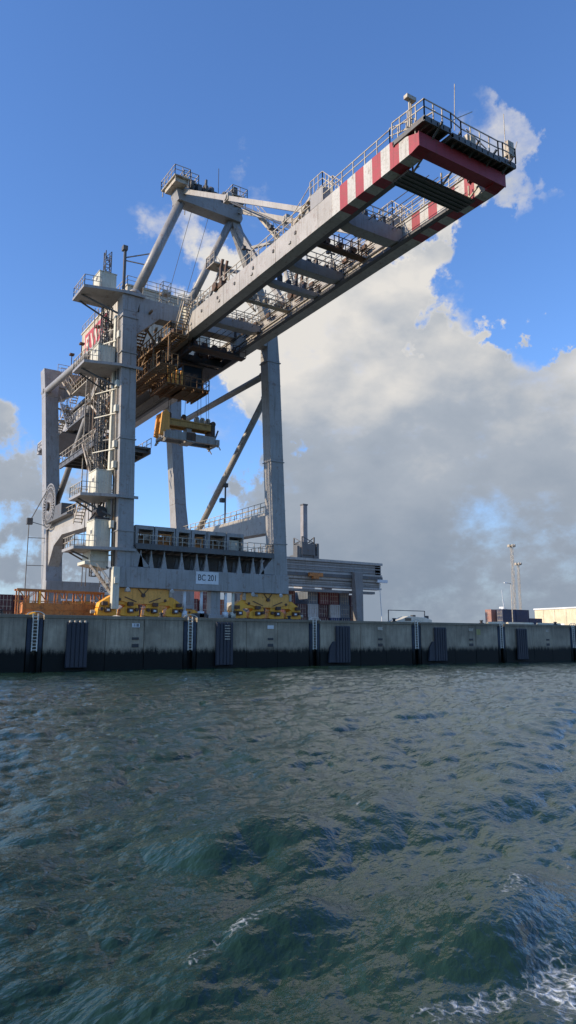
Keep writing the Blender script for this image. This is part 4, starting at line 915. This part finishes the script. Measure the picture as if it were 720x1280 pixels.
for k in range(10): x = 16.4+k*.9; m.beam((x, 6.0, QZ+.2), (x, 6.0, QZ+2.5), .11); m.beam((x, 7.0, QZ+.2), (x, 7.0, QZ+2.5), .11); 
for k in range(0, 9, 2): x = 16.4+k*.9; m.beam((x, 6.0, QZ+2.5), (x+.9, 6.0, QZ+1.3), .09)
for k in range(5): x = 16.4+k*1.9; m.beam((x, 6, QZ+2.5), (x, 7, QZ+2.5), .09)
m.build('railing', ORG, GW)
m = MB()
for x in (20.3, 20.9, 21.6, 23.2): m.box(x, x+.42, 5.83, 5.86, QZ+1.6, QZ+1.78)
m.build('reflector', WHITE, GW)
m = MB(); m.stair((16.6, 6.5, QZ+.1), (18.0, 6.5, QZ+1.4), .9, rise=.2); m.build('step', ORG, GW)
m = MB(); m.tube((17.0, 5.6, QZ+.02), (17.9, 5.6, QZ+.30), .22, 12); m.beam((24.3, 5.7, QZ+.3), (25.2, 5.5, QZ+2.2), .14); m.tube((18.3, 5.8, QZ+1.2), (18.3, 5.8, QZ+2.4), .1, 8); m.build('hydraulic_arm', YEL, GW)

# bollards along the coping
for i in range(-1, 7):
    x = 16.55+PER*i+11.9
    t = thing('mooring_bollard', (x, .75, QZ+.03), 'dark iron mooring bollard on the quay coping', 'bollard', 'bollards along the quay edge')
    m = MB(); m.tube((x, .75, QZ+.03), (x, .75, QZ+.11), .32, 14); m.build('base_plate', DARK, t, True)
    m = MB(); m.tube((x, .75, QZ+.11), (x, .75, QZ+.34), .17, 14, .15); m.tube((x, .75, QZ+.34), (x, .75, QZ+.46), .26, 14, .2); m.build('head', DARK, t, True)

# containers ------------------------------------------------
CC = {n: paint('container_'+n, c, .55, .4, .08) for n, c in dict(red=(.17, .035, .03), maroon=(.09, .024, .026), grey=(.15, .17, .19), blue=(.035, .07, .17), navy=(.018, .03, .075), salmon=(.42, .20, .15), orange=(.38, .10, .03), brown=(.15, .06, .035), white=(.55, .54, .5), green=(.05, .13, .1)).items()}
def container_meshes(Ln):
    b = MB(); b.box(-1.15, 1.15, .05, Ln-.05, .12, 2.5)
    f = MB()
    for x in (-1.22, 1.10):
        for y in (0, Ln-.14): f.box(x, x+.12, y, y+.14, 0, 2.59)
        f.box(x, x+.12, .14, Ln-.14, 2.47, 2.59); f.box(x, x+.12, .14, Ln-.14, 0, .15)
    for y in (0, Ln-.12):
        f.box(-1.10, 1.10, y, y+.12, 2.46, 2.59); f.box(-1.10, 1.10, y, y+.12, 0, .15)
    r = MB()
    for k in range(int(Ln/.56)-1):
        for x in (-1.19, 1.15): r.box(x, x+.04, .35+k*.56, .60+k*.56, .15, 2.47)
    d = MB()
    for x in (-.86, -.32, .25, .79): d.box(x, x+.06, .0, .05, .15, 2.47)
    for z in (.7, 1.7): d.box(-1.0, 1.0, .012, .05, z, z+.06)
    return [('shell', b), ('frame', f), ('side_rib', r), ('door_bar', d)]
def proto(Ln):
    out = []
    for n, mb in container_meshes(Ln):
        me = bpy.data.meshes.new(n); me.from_pydata(mb.v, [], mb.f); me.update(); me.materials.append(GREY); out.append((n, me))
    return out
P40, P20 = proto(12.19), proto(6.06)
def container(x, y, z, color, where, group, rz=0, pr=None):
    o = thing('shipping_container', (x, y, z), f'{color} shipping container {where}', 'container', group); o.rotation_euler = (0, 0, rz)
    for n, me in (pr or P40):
        c = bpy.data.objects.new(n, me); COL.objects.link(c); c.parent = o
        if n in SMALL: c['kind'] = 'stuff'
        c.material_slots[0].link = 'OBJECT'; c.material_slots[0].material = CC[color] if n != 'door_bar' else GALV
rc_ = random.Random(5)
H = 2.6
def stack(x, y, cols, where, group):
    for k, c in enumerate(cols):
        on = 'on a '+cols[k-1]+' one' if k else 'on the ground'; un = ' under a '+cols[k+1]+' one' if k+1 < len(cols) else ''
        container(x+rc_.uniform(-.05, .05), y+rc_.uniform(-.25, .25), QZ+.01+k*H, c, on+un+' '+where, group)
A = 'under the yard gantry'
for x, cols in [(79.3, ['red', 'maroon', 'red']), (82.0, ['brown', 'maroon']), (84.7, ['white', 'white', 'grey']), (87.4, ['maroon', 'maroon', 'red']), (90.1, ['blue', 'white', 'red']), (92.8, ['navy', 'grey', 'grey'])]:
    stack(x, 56, cols, A, 'containers under the yard gantry')
for x, cols in [(97.2, ['brown', 'maroon', 'maroon']), (99.9, ['orange', 'brown', 'maroon'])]:
    stack(x, 62, cols, 'beside the yard gantry leg', 'containers beside the gantry leg')
for x, cols in [(56.3, ['grey', 'red']), (59.0, ['maroon', 'red', 'red']), (61.7, ['orange', 'orange']), (69.2, ['grey', 'white']), (72, ['red', 'maroon'])]:
    stack(x, 52, cols, 'between the crane bogies', 'containers seen between the bogies')
for x, cols in [(44.2, ['white', 'grey', 'white']), (46.9, ['maroon', 'maroon', 'red']), (49.6, ['red', 'red', 'white'])]:
    stack(x, 50, cols, 'below the sill beam', 'containers seen under the sill beam')
for x, cols in [(23.6, ['maroon', 'red']), (26.3, ['brown', 'maroon']), (28.9, ['maroon', 'red']), (36.5, ['orange', 'red']), (39.1, ['red', 'red'])]:
    stack(x, 58, cols, 'behind the orange gangway', 'containers behind the gangway')

# far yard gantry ---------------------------------------------
YGM = paint('yard_gantry_paint', (.25, .235, .215), .5, .45, .15)
YG = thing('yard_gantry', (90, 56, QZ), 'grey-brown box-beam yard gantry spanning container stacks behind the crane', 'gantry')
for y, z0, z1 in ((53, 15.9, 18.7), (53.3, 13.2, 15.2), (63, 15.9, 18.7)):
    m = MB(); m.box(58, 100.0, y, y+1.4, z0, z1); gb = m.build('main_girder', YGM, YG, bevel=.04)
    m = MB(); m.box(58, 100.2, y-.35, y+.0, z1-.45, z1+.05); m.box(58, 100.1, y-.25, y+.0, z0+.0, z0+.35); m.box(58, 100.0, y-.10, y, (z0+z1)/2, (z0+z1)/2+.16); m.box(58, 100, y-.14, y, z0+.7, z0+.8); m.box(58, 100, y-.14, y, z1-.85, z1-.75); m.build('flange', GREYL, gb)
m = MB(); m.box(58, 100.1, 52.6, 53.2, 15.25, 15.85); m.build('walkway', GREYD, YG)
m = MB(); m.box(58, 98.6, 53.4, 54.6, 12.3, 12.8); m.build('lower_rail', YGM, YG)
for x, y in ((93.4, 52.4), (93.4, 63), (66, 52.4), (66, 63)):
    m = MB(); m.frust((x, y, QZ+.1), (1.5, 1.3), (x-.3, y, 16.5), (2.1, 1.3)); m.build('leg', YGM, YG, bevel=.04)
m = MB(); m.box(98.4, 99.8, 53, 64.4, 16.1, 18.2); m.build('end_tie', YGM, YG)
m = MB(); m.box(81.2, 84.4, 52.0, 52.55, 15.2, 15.9); m.box(82, 83.4, 51.9, 52.55, 14.7, 15.2); m.build('hoist_unit', ORG, YG)
m = MB(); m.beam((99.3, 52.8, 15.8), (99.7, 52.5, QZ), .10); m.box(98.6, 101.3, 52.4, 53, 14.7, 15.3); m.build('cable_drop', WHITE, YG)

# tall slab tower behind it ------------------------------------
TW = thing('tower', (119.3, 110, QZ), 'slim square grey tower rising behind the yard gantry', 'tower')
m = MB(); m.frust((119.3, 110, QZ), (1.7, 1.7), (119.3, 110, 42.), (1.45, 1.45)); m.build('shaft', paint('tower_cladding', (.30, .28, .27), .6, .3, 0), TW, bevel=.05)
m = MB(); m.box(118.45, 120.15, 109.15, 110.85, 42.0, 42.4); m.build('cap', GREYD, TW)
m = MB(); m.lattice((119.3, 110, 24), (119.3, 110, 32.5), 4.2, 5, .35, .2); m.box(115.6, 123.2, 108, 112, 25.2, 27.2); m.box(117, 121.6, 107.6, 112, 27.2, 30.4)
for x in (116, 117.6, 121.5, 122.8): m.box(x-.4, x+.4, 108, 109, 27.2, 28.6+rc_.random()*2.4)
m.build('machinery_frame', GREYD, TW)
m = MB(); m.frust((119.3, 110, QZ), (5, 5), (119.3, 110, 25.2), (4, 4)); m.build('pedestal', GREY, TW)

# right hand yard ----------------------------------------------
TIER = ['on the ground', 'in the second tier', 'in the third tier']
for z in range(3): container(178.6, 95.0, QZ+.01+z*H, 'salmon', TIER[z]+' behind the navy block corner', 'containers beside the warehouse', R(-90), P20)
for k, x in enumerate((180.4, 186.6, 192.8)):
    for z in range(3):
        if k == 2 and z == 2: continue
        container(x, 92.0, QZ+.01+z*H, 'navy', TIER[z]+[' next to the salmon ones', ' in the middle of the block', ' next to the pale warehouse'][k], 'containers beside the warehouse', R(-90), P20)
for x in (160.2, 163.2): container(x, 95, QZ+.01, 'red' if x < 161 else 'orange', 'standing alone on the quay right of the low gate frame', 'single containers on the quay')
WHs = thing('warehouse', (232, 105, QZ), 'pale cream flat-roofed warehouse at the end of the quay', 'building')
m = MB(); m.box(232, 330, 60, 120, QZ, 14.6); m.build('wall', BRICK, WHs)
m = MB(); m.box(231.7, 330, 59.7, 120.3, 14.6, 15.1); m.build('roof', WHITE, WHs)
m = MB()
for k in range(12): m.box(231.93, 232, 61+k*5, 61.15+k*5, QZ, 14.6)
m.build('wall_joint', GALV, WHs)
for k in range(5):
    m = MB(); m.box(231.9, 232, 63+k*11, 67+k*11, QZ, QZ+4.4); m.build('dock_door', WHITE, WHs)
def lamp_mast(x, y, top, lab, w):
    t = thing('light_mast', (x, y, QZ), lab, 'light mast')
    m = MB(); m.lattice((x, y, QZ), (x, y, top), w, 24, .10, .06); m.build('lattice', GALV, t)
    m = MB(); m.box(x-1.3, x+1.3, y-1.3, y+1.3, top, top+.2)
    for k in range(6): a = k*math.pi/3; m.box(x+1.4*math.cos(a)-.35, x+1.4*math.cos(a)+.35, y+1.4*math.sin(a)-.3, y+1.4*math.sin(a)+.3, top-.4, top+.7)
    m.build('lamp_head', GALV, t)
lamp_mast(268.5, 160, 46, 'tall lattice light mast behind the navy containers', .9)
lamp_mast(296.5, 180, 41, 'shorter lattice light mast beyond the taller one', .8)
def lamp_post(x, y, h, lab, s=1):
    t = thing('lamp_post', (x, y, QZ), lab, 'lamp post')
    m = MB(); m.tube((x, y, QZ), (x, y, QZ+h), .16, 10, .09); m.build('pole', GALV, t, True)
    m = MB(); m.beam((x, y, QZ+h), (x-s*1.6, y, QZ+h+.15), .14); m.build('arm', GALV, t)
    m = MB(); m.cbox((x-s*2.0, y, QZ+h+.12), (1.0, .4, .2)); m.build('lamp_head', WHITE, t, bevel=.04)
lamp_post(150.8, 62, 12.5, 'white lamp post in front of the navy containers')
lamp_post(26.3, 92, 19, 'distant lamp post left of the crane above red containers', -1)
# low gate frame and vehicle between gantry and turbine
GF = thing('gate_frame', (112, 60, QZ), 'thin dark portal frame over a parked pale carrier on the quay', 'gate frame')
for x in (107.8, 118.6):
    m = MB(); m.beam((x, 60, QZ), (x, 60, QZ+4.7), .16); m.build('post', GREYD, GF)
m = MB(); m.beam((107.8, 60, QZ+4.7), (118.6, 60, QZ+4.7), .16); m.build('crossbar', GREYD, GF)
CA = thing('terminal_tractor', (112, 57.5, QZ), 'pale terminal tractor with load parked under the thin gate frame', 'vehicle')
m = MB(); m.poly([(106.3, QZ+1.0), (117.2, QZ+1.0), (117.2, QZ+2.6), (115.2, QZ+3.1), (110.2, QZ+3.3), (108.4, QZ+2.7), (106.3, QZ+2.2)], 'y', 56.2, 58.8); m.build('body', CABIN, CA, bevel=.1)
m = MB(); m.box(109.2, 111.0, 56.15, 58.85, QZ+2.3, QZ+2.9); m.build('window', GLASSM, CA)
m = MB(); m.box(111.8, 112.6, 56.5, 57.3, QZ+3.1, QZ+3.6); m.box(115.9, 116.5, 56.5, 57.2, QZ+2.8, QZ+3.5); m.build('roof_unit', DARK, CA)
for x in (107.6, 110.5, 114.2, 116.8):
    m = MB(); m.tube((x, 56.1, QZ+.55), (x, 56.6, QZ+.55), .55, 18); m.tube((x, 58.4, QZ+.55), (x, 58.9, QZ+.55), .55, 18); m.build('wheel_pair', BLACK, CA)
# small distant wind turbine
WT = thing('wind_turbine', (900, 600, 0), 'small white wind turbine far beyond the quay wall', 'wind turbine')
bx = Vector((560, 420, QZ))
WT.location = bx; ORG_OF[WT.name] = bx
m = MB(); m.tube(bx, bx+Vector((0, 0, 30)), 1.3, 14, .8); m.build('tower', WHITE, WT, True)
m = MB(); m.box(bx.x-1, bx.x+1, bx.y-2, bx.y+3, QZ+29.6, QZ+31.4); m.build('nacelle', WHITE, WT, bevel=.3)
for k in range(3):
    a = R(90+120*k+8); d = Vector((math.cos(a), 0, math.sin(a))); c = bx+Vector((0, -2.4, 30.5)); m = MB(); m.beam(c, c+d*8, .9, .4); m.beam(c+d*8, c+d*17, .5, .25); m.build('blade', WHITE, WT)
# low barriers along the quay top, sunlight put into their cream colour
for x, w, lab in ((76.6, 1.6, 'short concrete barrier coloured as if sunlit at the navy container end'), (81.5, 2.6, 'long concrete barrier coloured as if sunlit between the navy block and warehouse'), (87.5, 2.4, 'concrete barrier coloured as if sunlit in front of the cream warehouse')):
    t = thing('concrete_barrier', (x, 2.2, QZ), lab, 'barrier'); y = 2.2
    m = MB(); m.poly([(y-.32, QZ), (y+.32, QZ), (y+.14, QZ+.34), (y-.14, QZ+.34)], 'x', x-w, x+w); m.build('block', BRICK, t, bevel=.03)
